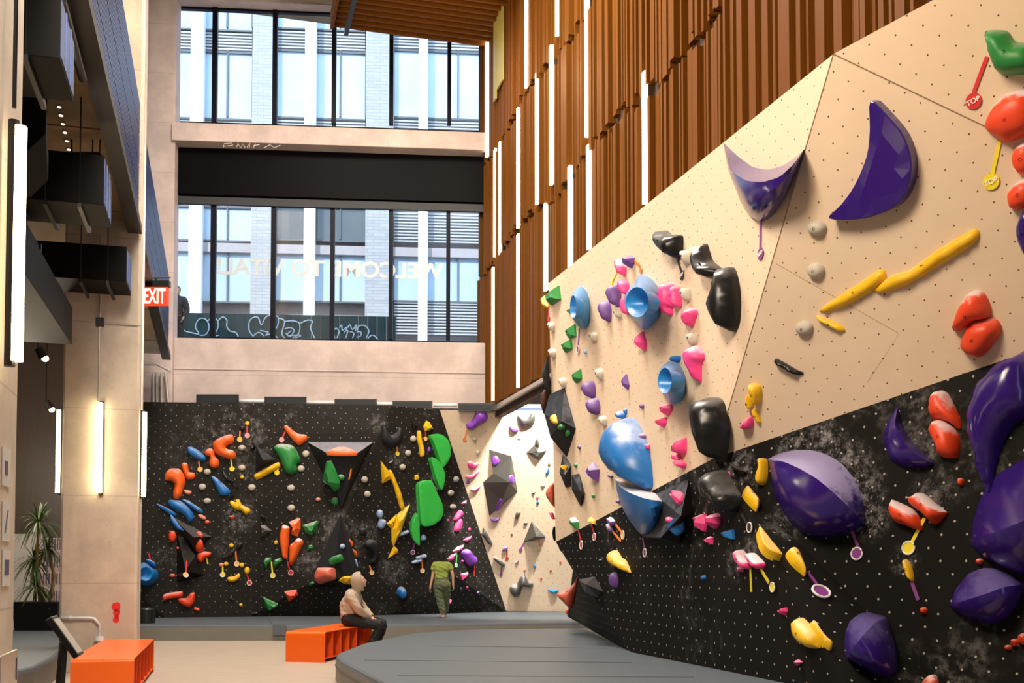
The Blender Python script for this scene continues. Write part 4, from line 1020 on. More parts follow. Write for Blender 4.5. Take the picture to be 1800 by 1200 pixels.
j|green|b|.22|*dark green boomerang hold at the top right|1555,200 1580,175 1680,175 1720,220 1760,240 1850,240 1900,300 1880,400 1740,425 1660,420 1610,380 1580,300
j|red+|b|.2|*big chalky red hold under the dark green boomerang|1560,700 1600,620 1680,540 1760,510 1850,520 1900,640 1850,740 1780,780 1690,808 1640,790 1570,740
j|red+|b|.14|*upper of two chalky red holds at the right edge|1715,900 1750,830 1820,800 1880,850 1880,950 1780,990 1740,960
j|red+|b|.14|*lower of two chalky red holds at the right edge|1690,1120 1720,1060 1800,1010 1880,1050 1850,1150 1730,1190
k|yellow|b|.08|*lower half of the long yellow sliver|635,795 700,740 860,640 980,560 1015,570 1015,620 940,680 800,760 680,795
k|yellow|b|.09|*upper half of the long yellow sliver|945,670 1050,590 1150,560 1290,460 1440,370 1530,330 1545,380 1480,440 1300,550 1130,650 1020,685 970,690
k|yellow|b|.06|*short yellow sliver hold below the long pair|620,820 660,830 760,870 790,905 760,910 690,880 635,850
k|red+|b|.2|*chalky red hold, upper of a pair on the birch face|1375,890 1420,770 1490,690 1560,690 1605,760 1605,830 1530,850 1440,900 1400,915
k|red|b|.18|*red hold, lower of a pair on the birch face|1425,970 1470,880 1540,845 1640,845 1668,920 1560,1050 1480,1045 1430,1015
k|purple-|b|.2|*purple rounded hold cut by the right edge of the birch face|1740,350 1780,240 1850,200 1900,350 1850,490 1790,470
m|purple-|b|.3|*huge glossy purple crescent at the right edge|1860,60 1700,110 1560,180 1440,310 1370,460 1355,600 1400,750 1450,930 1525,1060 1545,900 1620,690 1720,550 1880,430
m|purple-|d|.22|*small glossy purple crescent on the black panels|915,448 935,560 1000,690 1170,860;910,455 890,590 960,720 1050,800 1165,862;905,460 830,570 800,690 850,830 950,885 1080,888 1165,866
m|red+|b|.18|*upper chalky red hold of a vertical pair|1115,420 1150,365 1200,340 1250,365 1330,500 1355,560 1340,605 1260,560 1160,550 1115,530
m|red+|b|.18|*lower chalky red hold of a vertical pair|1110,630 1150,560 1210,545 1300,600 1345,680 1335,790 1290,808 1195,800 1150,710
q|purple+|d|.5|*largest purple half-dome with a chalky top|50,238 140,190 280,155 430,150 580,190 720,270 830,400 900,540 940,700 943,835;50,242 200,265 340,330 490,415 620,520 760,650 860,750 943,840;52,246 75,420 90,520 150,680 250,830 340,920 450,965 560,970 700,950 820,910 943,844
n|red+|b|.16|*left chalk-topped red hold of a pair above the yellow tag|835,-80 880,-80 1000,-30 1060,30 1080,110 1050,120 960,90 855,50
n|red+|b|.18|*right chalk-topped red hold of a pair above the yellow tag|960,-70 1000,-120 1060,-140 1150,-80 1250,-10 1255,0 1160,80 1080,10
n|yellow|b|.08|*yellow drop-shaped hold with a purple strap|940,350 960,328 1000,370 1025,460 1015,485 980,460 950,400
m|red|o|.06|small red knob|1352,985,27,27
n|red|o|.06|small red knob|1485,345,28,20
n|red|o|.06|small red knob|1092,690,28,24
n|red|o|.05|*smallest red knob of a row of three at the right edge|1685,950,28,18
n|red|o|.07|*middle red knob of a row of three at the right edge|1730,915,33,28
n|red|o|.09|*largest red knob of a row of three at the right edge|1795,888,48,42
n|purple-|d|.35|*rounded purple half-dome at the right edge|1275,650 1310,540 1400,430 1500,385 1600,390 1700,430 1785,505;1275,652 1400,615 1540,570 1660,525 1785,507;1275,655 1330,710 1420,760 1560,790 1660,760 1740,680 1785,580 1786,512
n|purple-|d|.4|*lowest purple half-dome on the black panels|552,1025 540,930 545,830 575,760 640,705 720,693 832,722;553,1028 600,950 690,840 760,770 834,724;556,1032 650,1090 760,1145 850,1155 900,1130 920,1080 910,950 870,820 838,728
n|purple-|d|.5|*giant purple dome running out of frame at the right|1428,222 1435,60 1490,-110 1600,-270 1800,-390 1950,-400;1430,228 1560,150 1700,100 1850,40 1990,-60;1432,234 1500,310 1620,380 1760,440 1900,430 1990,300
n|yellow|b|.14|*yellow clam-shaped hold low on the black panels|165,760 185,740 220,755 330,850 355,930 355,960 270,950 200,900 170,840
n|yellow|b|.1|*thin yellow fin low on the black panels|295,770 320,780 390,880 465,940 440,950 360,895 310,830
n|pink|f|.06|small pink chip|170,1045 205,1035 240,1055 200,1080
n|coral|b|.14|*dull red hold cut by the bottom of the frame|1075,1190 1110,1160 1180,1165 1220,1200 1200,1250 1090,1250
'''
TAGS = '''
A|orange|gold|0|1092,460 1088,535|1088,553,28|
A|red|pink|0|1166,405 1167,492|1168,510,28|
A|orange|gold|0|655,778 666,848|670,868,27|
A|yellow|yellow|0|995,760 1005,840|1007,862,27|
A|yellow|yellow|0|1510,815 1486,880|1480,902,27|
A|red|pink|0|1567,470 1538,535|1530,555,27|
B|orange|gold|1|1045,530 1055,640|1057,665,25|
B|yellow|yellow|1|908,690 910,755|908,778,25|
B|red|red|1|1160,770 1190,840|1190,865,25|
B|red|gold|1|530,630 523,750|520,780,24|
B|yellow|||735,585 752,665||
B|red|||132,550 142,615||
B|yellow|yellow|1|1422,640 1434,765|1437,788,25|
B|red|red|1|1592,640 1616,735|1627,757,25|
C|orange|yellow|0|1186,565 1190,620|1193,642,24|
C|red|gold|0|1490,405 1490,465|1490,485,22|
D|purple|purple|1|1372,445 1357,515|1355,542,22|
D|orange|gold|1|1450,600 1457,715|1457,738,22|
D|orange|gold|1|898,680 917,740|923,757,22|
C|orange|||705,800 680,915||
E|orange|orange|0|485,395 465,470|460,492,20|
E|pink|pink|0|1070,360 1043,455|1038,475,18|
F|green|green|1|380,540 373,655|372,680,20|*green strap tag with white-ringed disc on the rear wall
F|red|||564,680 562,795||
F|purple|purple|0|1088,440 1055,505|1052,520,18|
F|orange|yellow|0|1243,405 1254,480|1255,497,16|
F|red|red|0|908,520 908,595|908,608,17|
F|purple|purple|0|853,690 846,760|845,778,16|
r|red|red|0|206,820 200,935|203,960,32|
r|yellow|yellow|0|925,455 868,575|866,590,26|
r|orange|orange|0|1098,340 1165,405|1172,450,30|
v|black|black|T|350,425 400,575|406,620,52|black strap tag with a TOP-lettered round end
s|purple|purple|1|527,-20 514,165|512,205,38|
t|red|red|1|515,1025 545,1150|548,1185,44|
t|red|red|1|655,960 680,1060|685,1100,40|
t|orange|gold|1|910,970 968,1045|985,1080,43|
t|orange|||880,1045 965,1145||
t|purple|purple|1|1195,1100 1215,1240|1218,1267,43|
v|purple|purple|T|1238,70 1235,335|1235,395,62|
y|black|black|1|1040,20 1095,120|1120,160,53|
y|yellow|||1130,595 1140,840||
y|yellow|yellow|1|1238,595 1325,745|1362,790,50|
n|purple|purple|1|278,415 350,510|375,553,38|
n|purple|purple|1|590,130 650,290|622,290,42|
n|yellow|yellow|1|1100,40 1008,215|985,250,45|
n|purple|||1008,485 1055,618||
j|red|red|T|1590,320 1515,520|1513,570,47|*red strap tag with TOP lettering
j|yellow|yellow|T|1662,795 1620,985|1613,1025,47|
'''
for ln in VOLS.strip().splitlines()+HOLDS.strip().splitlines():
    crop, col, typ, t, look, spec = ln.split('|', 5)
    try: hold(crop, col, typ, float(t), look, spec)
    except Exception as e: print('HOLD FAIL', look, repr(e))
for ln in TAGS.strip().splitlines():
    crop, col, dcol, ring, strap, disc, word = ln.split('|')
    try: rtag(crop, col, dcol, ring, strap, disc, word)
    except Exception as e: print('TAG FAIL', ln, repr(e))

# ---- say which hold is which: by its look, else by the nearest hold that has a look of its own
LMS = [r for r in RECS if r[4]]
seen = set()
def claim(o, lab, cat, cx):
    seen.add(lab); wall = 'right' if o.location.x > .5 and o.location.y < 22 or cx > 1010 else 'rear'
    g = {'climbing hold': 'climbing holds on the %s wall', 'climbing volume': 'climbing volumes on the %s wall', 'route tag': 'route tags on the %s wall'}[cat] % wall
    tag(o, lab, cat, g)
for o, look, cx, cy, lm, cat in LMS:
    lab = look
    if len(lab.split()) < 6 and 'wall' not in lab: lab += ' on the right wall' if cx > 968 else ' on the rear wall'
    if lab in seen: print('DUP LANDMARK', lab)
    claim(o, lab, cat, cx)
def rel(dx, dy):
    a = math.degrees(math.atan2(-dy, dx)) % 360
    return ['right of','above and right of','above','above and left of','left of','below and left of','below','below and right of'][int(((a+22.5) % 360)//45)]
rest = [r for r in RECS if not r[4]]
for o, look, cx, cy, lm, cat in rest:
    cand = sorted((l for l in LMS if (l[2] > 968) == (cx > 968)), key=lambda l: (l[2]-cx)**2+(l[3]-cy)**2)
    done = False
    for near in cand[:6]:
        d = ((near[2]-cx)**2+(near[3]-cy)**2)**.5
        phrase = near[1].split(' on the ')[0]
        for adv in ('', 'just ', 'a little way ', 'well '):
            if adv == 'just ' and d > 60 or adv == 'a little way ' and d < 30 or adv == 'well ' and d < 70: continue
            lab = '%s, %s%s the %s' % (look, adv, rel(cx-near[2], cy-near[3]), phrase)
            if lab not in seen and len(lab.split()) <= 16: claim(o, lab, cat, cx); done = True; break
        if done: break
    if not done: print('NO LABEL', look, cx, cy)
print('holds', len(RECS))

# ================================================================ MATS, BENCHES, FURNITURE
def slabmat(name, outline, z0, z1, label, group=None, r=.05):
    pts = outline; n = len(pts); mb = MB(); c = sum(pts, V((0,0,0)))/n
    def ringz(z, inset): return [V((p.x+(c.x-p.x)/max((c-p).length,.1)*inset, p.y+(c.y-p.y)/max((c-p).length,.1)*inset, z)) for p in pts]
    rings = [ringz(z0, 0), ringz(z1-r, 0), ringz(z1-r*.3, r*.3), ringz(z1, r)]
    vs = sum(rings, []); fs = []; ms = []
    k = len(mb.v); mb.v += vs
    for i in range(3):
        for j in range(n):
            mb.f.append([i*n+j, i*n+(j+1)%n, (i+1)*n+(j+1)%n, (i+1)*n+j]); mb.m.append(1 if i == 0 else 0)
    mb.f.append(list(range(3*n, 4*n))); mb.m.append(0); mb.f.append(list(range(n))[::-1]); mb.m.append(1)
    o = mb.build(name, [M['mat_top'], M['mat_side']])
    tag(o, label, 'crash mat', group); return o
fm = [(672,1199),(598,1161),(590,1151),(596,1146),(640,1130),(730,1112),(800,1107),(870,1105),(1045,1103.5),(1110,1146),(1388,1202)]
fp = [atZ(x, y, MATZ) for x, y in fm]
fp = [atZ(900, 1420, MATZ), atZ(760, 1260, MATZ)] + fp
fp = fp[:-2]+[fp[-2]+BX*.05, fp[-1]+BX*.05, fp[-1]+BX*.1+AX*-4.5]
o = slabmat('crash_mat', fp, .0, MATZ, 'thick grey crash mat with a pointed corner under the right boulder wall', 'grey crash mats')
for (x0,y0,x1,y1) in ((760,1135,1070,1139),(640,1160,1110,1164),(700,1187,1220,1190)):
    mb = MB(); a_, b_ = atZ(x0, y0, MATZ+.001), atZ(x1, y1, MATZ+.001); d_ = V((0, .012, 0))
    mb.hexa([a_-d_, b_-d_, b_+d_, a_+d_]+[p+Z*.003 for p in (a_-d_, b_-d_, b_+d_, a_+d_)]); mb.build('seam', M['seamgrey'], o)
mb = MB()
pp = [V((p.x, p.y, .2)) for p in fp[:9]]
mb.tube(pp, .012, 6); mb.build('side_piping', M['seamgrey'], o)
gap = [(200,1099),(490,1098.5),(680,1097),(1030,1093.5),(1100,1092)]
gp = [atZ(x, y, .31) for x, y in gap]
back = [V((2.5, 28.3, .31)), V((-.15, 28.45, .31)), V((-2.2, 26.9, .31)), V((-4.2, 26.05, .31)), V((-9.4, 24.95, .31))]
o = slabmat('crash_mat', gp+back, 0, .31, 'long grey crash mat along the foot of the rear wall', 'grey crash mats')
mb = MB(); a_, b_, c_, d_ = atZ(470,1084,.312), atZ(492,1083.5,.312), atZ(503,1098.5,.312), atZ(480,1098.5,.312)
mb.hexa([a_,b_,c_,d_]+[p+Z*.012 for p in (a_,b_,c_,d_)])
mb.hexa([d_-Z*.2+V((0,-.02,0)), c_-Z*.2+V((0,-.02,0)), c_-Z*.2, d_-Z*.2, d_+V((0,-.02,.01)), c_+V((0,-.02,.01)), c_, d_])
mb.build('cover_flap', M['mat_top'], o)
lp = [atZ(x, y, MATZ) for x, y in ((116,1122),(112,1140),(92,1155),(60,1171),(30,1178),(-20,1184))] + [RM(-9.5, 11, MATZ), RM(-9.5, 19.5, MATZ), atZ(118, 1104, MATZ)]
slabmat('crash_mat', lp, 0, MATZ, 'grey crash mat with rounded edge left of the middle pillar', 'grey crash mats')

def bench(p0, d, width, L, H, label, cells):
    n = V((d.y, -d.x, 0)); r = empty('bench', p0, label, 'bench', 'orange steel benches')
    def prof(s, w0, w1, zt, rad):     # rounded top section ring
        pts = [(w0, .0)]
        for k in range(7):
            a = math.pi - k*math.pi/12; pts.append((w0+rad+rad*math.cos(a), zt-rad+rad*math.sin(a)))
        for k in range(7):
            a = math.pi/2 - k*math.pi/12; pts.append((w1-rad+rad*math.cos(a), zt-rad+rad*math.sin(a)))
        pts.append((w1, 0)); return [p0-n*u+d*s+Z*z for u, z in pts]
    return r, n
def mk_bench(cr, d, width, L, H, label, cells):
    """cr: front right floor corner; d: direction of length (away)"""
    d = V((d[0], d[1], 0)).normalized(); n = V((-d.y, d.x, 0))  # n points left
    root = empty('bench', cr, label, 'bench', 'orange steel benches')
    rad = .05; t = .012
    # wrap: end face up, over the top, down the far end (profile along length)
    prof = [(0, .0)]
    for k in range(7):
        a = math.pi - k*math.pi/12; prof.append((rad+rad*math.cos(a), H-rad+rad*math.sin(a)))
    for k in range(7):
        a = math.pi/2-k*math.pi/12; prof.append((L-rad+rad*math.cos(a), H-rad+rad*math.sin(a)))
    prof.append((L, 0)); inner = []
    for (s_, z) in prof:
        inner.append((min(max(s_, t), L-t), min(z, H-t)))
    mb = MB(); m = len(prof); vs = []
    for w_ in (0, width):
        vs += [cr+d*s_+n*w_+Z*z for s_, z in prof] + [cr+d*s_+n*w_+Z*z for s_, z in inner]
    q = 2*m; fs = []
    for i in range(m-1):
        fs += [(i, i+1, q+i+1, q+i), (m+i, q+m+i, q+m+i+1, m+i+1), (i, m+i, m+i+1, i+1), (q+i, q+i+1, q+m+i+1, q+m+i)]
    mb.add(vs, fs); mb.build('shell', M['bench'], root)
    for k in range(1, cells):
        s_ = L*k/cells; mb = MB()
        p = [cr+d*(s_-.006)+n*.01, cr+d*(s_+.006)+n*.01, cr+d*(s_+.006)+n*(width-.01), cr+d*(s_-.006)+n*(width-.01)]
        mb.hexa([v+Z*.06 for v in p]+[v+Z*(H-t) for v in p]); mb.build('divider', M['benchin'], root)
    mb = MB(); p = [cr+d*t+n*.01, cr+d*(L-t)+n*.01, cr+d*(L-t)+n*(width-.01), cr+d*t+n*(width-.01)]
    mb.hexa([v+Z*.05 for v in p]+[v+Z*.062 for v in p]); mb.build('bottom_shelf', M['benchin'], root)
    mb = MB(); p = [cr+d*t+n*width*.48, cr+d*(L-t)+n*width*.48, cr+d*(L-t)+n*width*.52, cr+d*t+n*width*.52]
    mb.hexa([v+Z*.06 for v in p]+[v+Z*(H-t) for v in p]); mb.build('spine', M['benchin'], root)
    return root
BH = .475
c1 = atZ(571, 1164, 0); vp = V((360/F, 1, 0)).normalized()
mk_bench(c1, vp, .65, 2.35, BH, 'orange bench with the seated person in the hoodie', 6)
c2a = atZ(236, 1156, BH); c2b = atZ(271, 1122, BH); c2 = V((c2a.x, c2a.y, 0)); dd = V((c2b.x-c2a.x, c2b.y-c2a.y, 0))
L2 = min(dd.length, 99)
c2l = atZ(127, 1157, BH)
mk_bench(c2, dd.normalized(), (c2l-c2a).length, L2, BH, 'empty orange bench in the left foreground before the pillar', 6)
print('bench2', c2, dd, L2, 'bench1', c1)
# bottle on the bench
pb = atZ(609, 1100, BH); mb = MB()
mb.tube([pb, pb+Z*.16, pb+Z*.185, pb+Z*.2], [.036,.036,.03,.018], 14)
bo = tag(mb.build('water_bottle', M['bottle'], smooth=True, origin=pb), 'dark navy water bottle standing on the bench behind the seated person', 'bottle')
mb = MB(); mb.tube([pb+Z*.2, pb+Z*.24], [.022,.02], 12); mb.build('cap', M['blackm'], bo)
mb = MB(); mb.tube([pb+Z*.07, pb+Z*.11], .0368, 14); mb.build('sleeve', M['silver'], bo)

# conduit outlet from pillar to bench
fp_ = lambda x, y: onp(x, y, AX*(PS-.06), AX)
pA, pB, pC, pD = fp_(106, 1086), fp_(160, 1086), fp_(175, 1098), fp_(174, 1121)
mb = MB(); mb.tube([pA, pB-V((.02,0,0)), pB+(pC-pB)*.35+Z*.03, pC, pD], .022, 10)
cd = tag(mb.build('conduit_pipe', M['white'], smooth=True), 'white bent pipe running along the middle pillar down to the bench', 'pipe')
mb = MB(); mb.tube([pD+Z*.02, pD-Z*.04], [.06,.07], 14); mb.build('flange', M['white'], cd)
mb = MB(); mb.tube([pA+(pB-pA)*.3, pA+(pB-pA)*.36], .035, 12); mb.build('coupling', M['white'], cd)
# red spray mark on the pillar
mb = MB()
for x, y, r in ((204,1066,.065),(205,1076,.05),(205,1083,.035),(204,1089,.045)):
    p = onp(x, y, AX*(PS-.003), AX); k = 14
    mb.add([p]+[p+BX*r*math.cos(6.283*i/k)*(.9+.2*((i*7)%3)/3)+Z*r*math.sin(6.283*i/k)*(.9+.25*((i*5)%4)/4) for i in range(k)], [(0, i+1, (i+1)%k+1) for i in range(k)])
tag(mb.build('spray_mark', M['redspray']), 'red spray paint mark on the lower front of the pillar', 'paint mark')

# tablet kiosk in the left foreground
root = empty('tablet_stand', atY(105, 1200, 6)-Z*.0, 'black tablet on an angled floor stand at the lower left', 'tablet stand')
root.location.z = 0
t0, t1 = atY(91, 1086, 6.0), atY(139, 1153, 6.0); ax_ = (t1-t0).normalized(); sd = V((-.25, 1, 0)).normalized(); nn = ax_.cross(sd).normalized()
if nn.x < 0: nn = -nn
def slab(mb, c, u, v, w_): mb.hexa([c-u-v-w_, c+u-v-w_, c+u+v-w_, c-u+v-w_, c-u-v+w_, c+u-v+w_, c+u+v+w_, c-u+v+w_])
cc = (t0+t1)/2; hl = (t1-t0).length/2
mb = MB(); slab(mb, cc, ax_*hl, sd*.1, nn*.016); mb.build('tablet_case', M['blackm'], root, bevel=.004)
mb = MB(); slab(mb, cc+nn*.0175, ax_*hl*.88, sd*.088, nn*.001); mb.build('screen', M['screen'], root)
mb = MB(); mb.hexa([v for v in [t0-ax_*.004-sd*.1-nn*.016, t0-sd*.1-nn*.016, t0+sd*.1-nn*.016, t0-ax_*.004+sd*.1-nn*.016]]+[v+nn*.032 for v in [t0-ax_*.004-sd*.1-nn*.016, t0-sd*.1-nn*.016, t0+sd*.1-nn*.016, t0-ax_*.004+sd*.1-nn*.016]]); mb.build('end_cap', M['silver'], root)
mb = MB(); pm = atY(112, 1128, 6.06); mb.tube([cc-nn*.016, pm, atY(106, 1200, 6.06), V((pm.x-.12, 6.06, .02))], [.02,.024,.026,.026], 10); mb.build('post', M['blackm'], root)
mb = MB(); mb.tube([V((pm.x-.12, 6.06, 0)), V((pm.x-.12, 6.06, .02))], .2, 24); mb.build('base', M['blackm'], root)

# bin behind the pillar
pb = atZ(256, 1121, 0); mb = MB(); mb.tube([pb, pb+Z*.6], .19, 24)
bn = tag(mb.build('trash_bin', M['planter'], origin=pb), 'round black bin half hidden behind the middle pillar', 'bin')
mb = MB(); mb.tube([pb+Z*.6, pb+Z*.63], [.195,.17], 24); mb.build('rim', M['blackm'], bn)

# planter and dracaena
pp = atZ(66, 1108, MATZ); pp.z = MATZ; mb = MB(); k = pp
mb.hexa([k+V((-.42,0,0)), k+V((.34,0,0)), k+V((.34,.7,0)), k+V((-.42,.7,0)), k+V((-.47,-.03,.52)), k+V((.38,-.03,.52)), k+V((.38,.75,.52)), k+V((-.47,.75,.52))])
tag(mb.build('planter', M['planter'], origin=pp), 'square black planter standing on the left mat', 'planter')
rt = pp+V((-.05, .35, .46))
plant = empty('dracaena_plant', rt, 'tall dracaena with three tufts of strappy leaves in the black planter', 'plant')
sc = pp.y/F
crowns = [(68,918,.62),(60,985,.6),(62,1030,.5),(85,965,.45)]
rnd = random.Random(5)
mbt, mbl = MB(), MB()
for i, (x, y, r) in enumerate(crowns):
    cpos = atY(x, y, rt.y+(.1 if i%2 else -.1))
    mbt.tube([rt-Z*.05+V(((i-1)*.05,0,0)), (rt+cpos)/2+V((.08*(i-1),0,0)), cpos], [.04,.035,.025], 8)
    for j in range(75):
        a = rnd.uniform(0, 6.28); el = rnd.uniform(-.5, 1.3); L = r*rnd.uniform(.7, 1.1); dr = V((math.cos(a)*math.cos(el), math.sin(a)*math.cos(el), math.sin(el)))
        sd_ = dr.cross(Z).normalized()*.022; vs = []
        for q in range(6):
            t = q/5; p = cpos+dr*L*t-Z*(L*.75*t*t*max(.2, math.cos(el))); w_ = (1-t)**.6*(.5+t*1.2 if t < .4 else 1)
            vs += [p-sd_*w_, p+sd_*w_]
        mbl.add(vs, [(2*q, 2*q+1, 2*q+3, 2*q+2) for q in range(5)])
mbt.build('trunk', M['trunk'], plant, True); mbl.build('foliage', M['leaf'], plant)

# slotted white board and partition behind the plant
mb = MB(); Yb = 22.5
a_, b_ = atY(72, 945, Yb), atY(135, 1100, Yb)
mb.box((a_.x, Yb, MATZ), (b_.x, Yb+.06, a_.z)); bd = tag(mb.build('slotted_board', M['grid']), 'pale board with rows of dark slots behind the plant', 'board')
for r_ in range(4):
    mb = MB()
    for i in range(14):
        for jj, hh in ((0, .1),):
            x = a_.x+.06+i*.055; z = a_.z-.12-r_*.36
            mb.box((x, Yb-.006, z-.13), (x+.028, Yb, z+.1))
            mb.box((x+.01, Yb-.006, z+.16), (x+.018, Yb, z+.18))
    mb.build('slot_row', M['ink'], bd)
mb = MB(); a_, b_ = atY(20, 938, 23.2), atY(72, 1100, 23.2); mb.box((a_.x, 23.2, 0), (b_.x, 23.3, a_.z)); tag(mb.build('partition', M['white']), 'plain white partition panel left of the slotted board', 'partition')

# pillar tube lights, conduits, posters
def tube_light(p, z0, z1, out, label):
    mb = MB(); mb.tube([V((p.x, p.y, z0-.03)), V((p.x, p.y, z1+.03))], .03, 8)
    h = tag(mb.build('tube_light', M['blackm'], origin=V((p.x, p.y, (z0+z1)/2))), label, 'light', 'tube lights on the pillars')
    q = p+out*.04; mb = MB(); mb.tube([V((q.x, q.y, z0)), V((q.x, q.y, z1))], .035, 12); mb.build('glowing_tube', M['tube'], h, True)
pz0, pz1 = fp_(175, 866).z, fp_(175, 708).z
tube_light(RM(b_of(fp_(177, 800)), PS-.035, 0), pz0, pz1, -AX*1.0-BX*.3, 'glowing tube light on the front of the middle pillar')
tube_light(RM(PB+.035, PS+.3, 0), pz0-.02, pz1-.06, BX*.6-AX*.2, 'glowing tube light on the right side of the middle pillar')
tube_light(RM(PB-1.06, PS+.1, 0), pz0, pz1-.1, -BX*.6-AX*.2, 'glowing tube light on the left side of the middle pillar')
n0 = onb(17, 634, PB+.03); n1 = onb(20, 212, PB+.03)
tube_light(V((n0.x, n0.y, 0)), n0.z, n1.z, BX*.8, 'long glowing tube light on the near pillar at the left edge')
mb = MB(); mb.tube([V((n0.x, n0.y, n1.z+.1)), V((n0.x, n0.y, 9))], .012, 8); tag(mb.build('conduit', M['blackm']), 'dark conduit feeding the tube light on the near pillar', 'conduit')
mb = MB(); x_ = b_of(fp_(175, 560))
mb.tube([RM(x_, PS-.03, pz1+.03), RM(x_, PS-.03, 6.3)], .014, 8); mb.tube([RM(x_+.02, PS-.03, fp_(175,567).z), RM(PB+.02, PS-.03, fp_(175,567).z)], .012, 8)
cdt = tag(mb.build('conduit', M['conduit']), 'steel conduit running up the front of the middle pillar', 'conduit')
mb = MB(); z_ = fp_(175, 565).z; mb.rbox(x_-.05, x_+.06, PS-.07, PS-.005, z_-.06, z_+.06); mb.build('junction_box', M['blackm'], cdt)
mb = MB(); mb.rbox(PB+.002, PB+.03, PS+.36, PS+.42, 0, 15.4); mb.build('x', M['conduit']); o = bpy.data.objects['x']; o.name = 'riser_conduit'; tag(o, 'pale riser conduit down the right side of the middle pillar', 'conduit')
for i, (x0, y0, x1, y1, lab) in enumerate(((3,783,17,852,'poster with a purple figure, topmost on the near pillar'),(3,880,17,950,'poster with a dark slanted stroke, middle one on the near pillar'),(3,965,17,1030,'poster with a dark square, lowest on the near pillar'))):
    bb = PB-.033; a_ = onb(x0, (y0+y1)/2, bb); b_ = onb(x1, (y0+y1)/2, bb); z1 = onb(x0, y0, bb).z; z0 = onb(x0, y1, bb).z
    sa, sb = s_of(a_), s_of(b_); mb = MB(); mb.rbox(bb, bb+.004, sa, sb, z0, z1)
    o = tag(mb.build('poster', M['paper']), lab, 'poster', 'posters on the near pillar')
    mb = MB(); w_ = sb-sa; h_ = z1-z0
    if i == 0: mb.rbox(bb+.004, bb+.006, sa+w_*.3, sa+w_*.65, z0+h_*.3, z0+h_*.66)
    elif i == 1: mb.hexa([RM(bb+.004, sa+w_*.25, z0+h_*.2), RM(bb+.006, sa+w_*.25, z0+h_*.2), RM(bb+.006, sa+w_*.38, z0+h_*.2), RM(bb+.004, sa+w_*.38, z0+h_*.2)]+[RM(bb+.004, sa+w_*.6, z0+h_*.8), RM(bb+.006, sa+w_*.6, z0+h_*.8), RM(bb+.006, sa+w_*.72, z0+h_*.8), RM(bb+.004, sa+w_*.72, z0+h_*.8)])
    else: mb.rbox(bb+.004, bb+.006, sa+w_*.25, sa+w_*.8, z0+h_*.3, z0+h_*.72)
    mb.build('picture', M['ink'], o)
bb = PB-.033; a_, b_ = onb(0, 1190, bb), onb(24, 1190, bb); mb = MB(); mb.rbox(bb, bb+.02, s_of(a_)-.1, s_of(b_), onb(12,1240,bb).z, onb(12,1146,bb).z)
o = tag(mb.build('metal_box', M['silver'], bevel=.006), 'brushed metal box fixed low on the near pillar', 'box')
mb = MB(); mb.rbox(bb+.02, bb+.024, s_of(b_)-.05, s_of(b_)-.035, onb(12,1200,bb).z, onb(12,1160,bb).z); mb.build('slot', M['ink'], o)

# exit sign
Ye = s_of(RM(PB, PS+1.2, 0)); 
def pe(x, y): return atY(x, y, 18.2)
a_, b_ = pe(249, 504), pe(295, 536)
root = empty('exit_sign', (a_+b_)/2, 'lit red EXIT sign hanging from the ceiling right of the middle pillar', 'sign')
mb = MB(); mb.box((a_.x, 18.2, b_.z), (b_.x, 18.28, a_.z)); mb.build('face', M['exitred'], root, bevel=.01)
top = pe(249, 487).z
mb = MB(); mb.box((a_.x-.01, 18.19, a_.z), (b_.x+.02, 18.29, pe(249, 493).z)); mb.tube([V((a_.x-.06, 18.24, top)), V((b_.x+.03, 18.24, top))], .012, 6); mb.tube([V(((a_.x+b_.x)/2, 18.24, top)), V(((a_.x+b_.x)/2, 18.24, a_.z))], .02, 6); mb.build('bracket', M['blackm'], root)
place_text('lettering', 'EXIT', V(((a_.x+b_.x)/2, 18.195, (a_.z+b_.z)/2)), V((1,0,0)), Z, (b_.x-a_.x)*.82, M['exitlit'], root, .015, (a_.z-b_.z)*.82)

# ducts under the mezzanine
def unit(px, py, w_, depth, zt, lab, red=False):
    zb = 5.36
    p = atZ(px, py, zb); b1, s0 = b_of(p), s_of(p)
    mb = MB(); mb.rbox(b1-w_, b1, s0, s0+depth, zb, zt)
    o = tag(mb.build('duct_unit', M['duct'], bevel=.006, origin=RM(b1-w_/2, s0, (zb+zt)/2)), lab, 'duct', 'black hanging duct units')
    mb = MB(); mb.rbox(b1, b1+.006, s0+.03, s0+depth-.03, zb+.03, zt-.03)
    for k in range(1, 3): mb.rbox(b1+.006, b1+.014, s0+depth*k/3-.02, s0+depth*k/3+.02, zb+.02, zt-.02)
    mb.build('grille', M['navy'], o)
    for k in (.12, .8):
        mb = MB(); mb.rbox(b1-.2-k*.5, b1-.16-k*.5, s0-.02, s0+depth+.1, zb-.05, zb-.005); mb.tube([RM(b1-.18-k*.5, s0-.01, zb-.02), RM(b1-.18-k*.5, s0-.01, 6.5)], .008, 6); mb.build('hanger', M['blackm'], o)
    return o
unit(105, 103, 1.2, .8, 5.86, 'black duct unit at the upper left, nearest the camera')
unit(182, 360, 1.35, .8, 5.9, 'black duct unit in the middle of the hanging row')
u3 = unit(222, 495, 1.3, .8, 5.84, 'black duct unit in front of the pillar, lowest of the row')
def rpt(x, y, z): p = atZ(x, y, z); return b_of(p), s_of(p)
b1, s0 = rpt(72, 528, 4.6)
mb = MB(); mb.rbox(b1-.8, b1, 7.0, s0, 4.6, 5.2); mb.rbox(b1-.6, b1+.12, s0-2.2, s0+1.8, 4.45, 4.95)
o = tag(mb.build('main_duct', M['duct'], bevel=.01), 'long black main duct running back under the mezzanine', 'duct')
for k in range(5):
    mb = MB(); mb.rbox(b1-.82, b1+.02, s0-.2-k*1.1, s0-.14-k*1.1, 4.58, 5.22); mb.build('flange', M['blackm'], o)
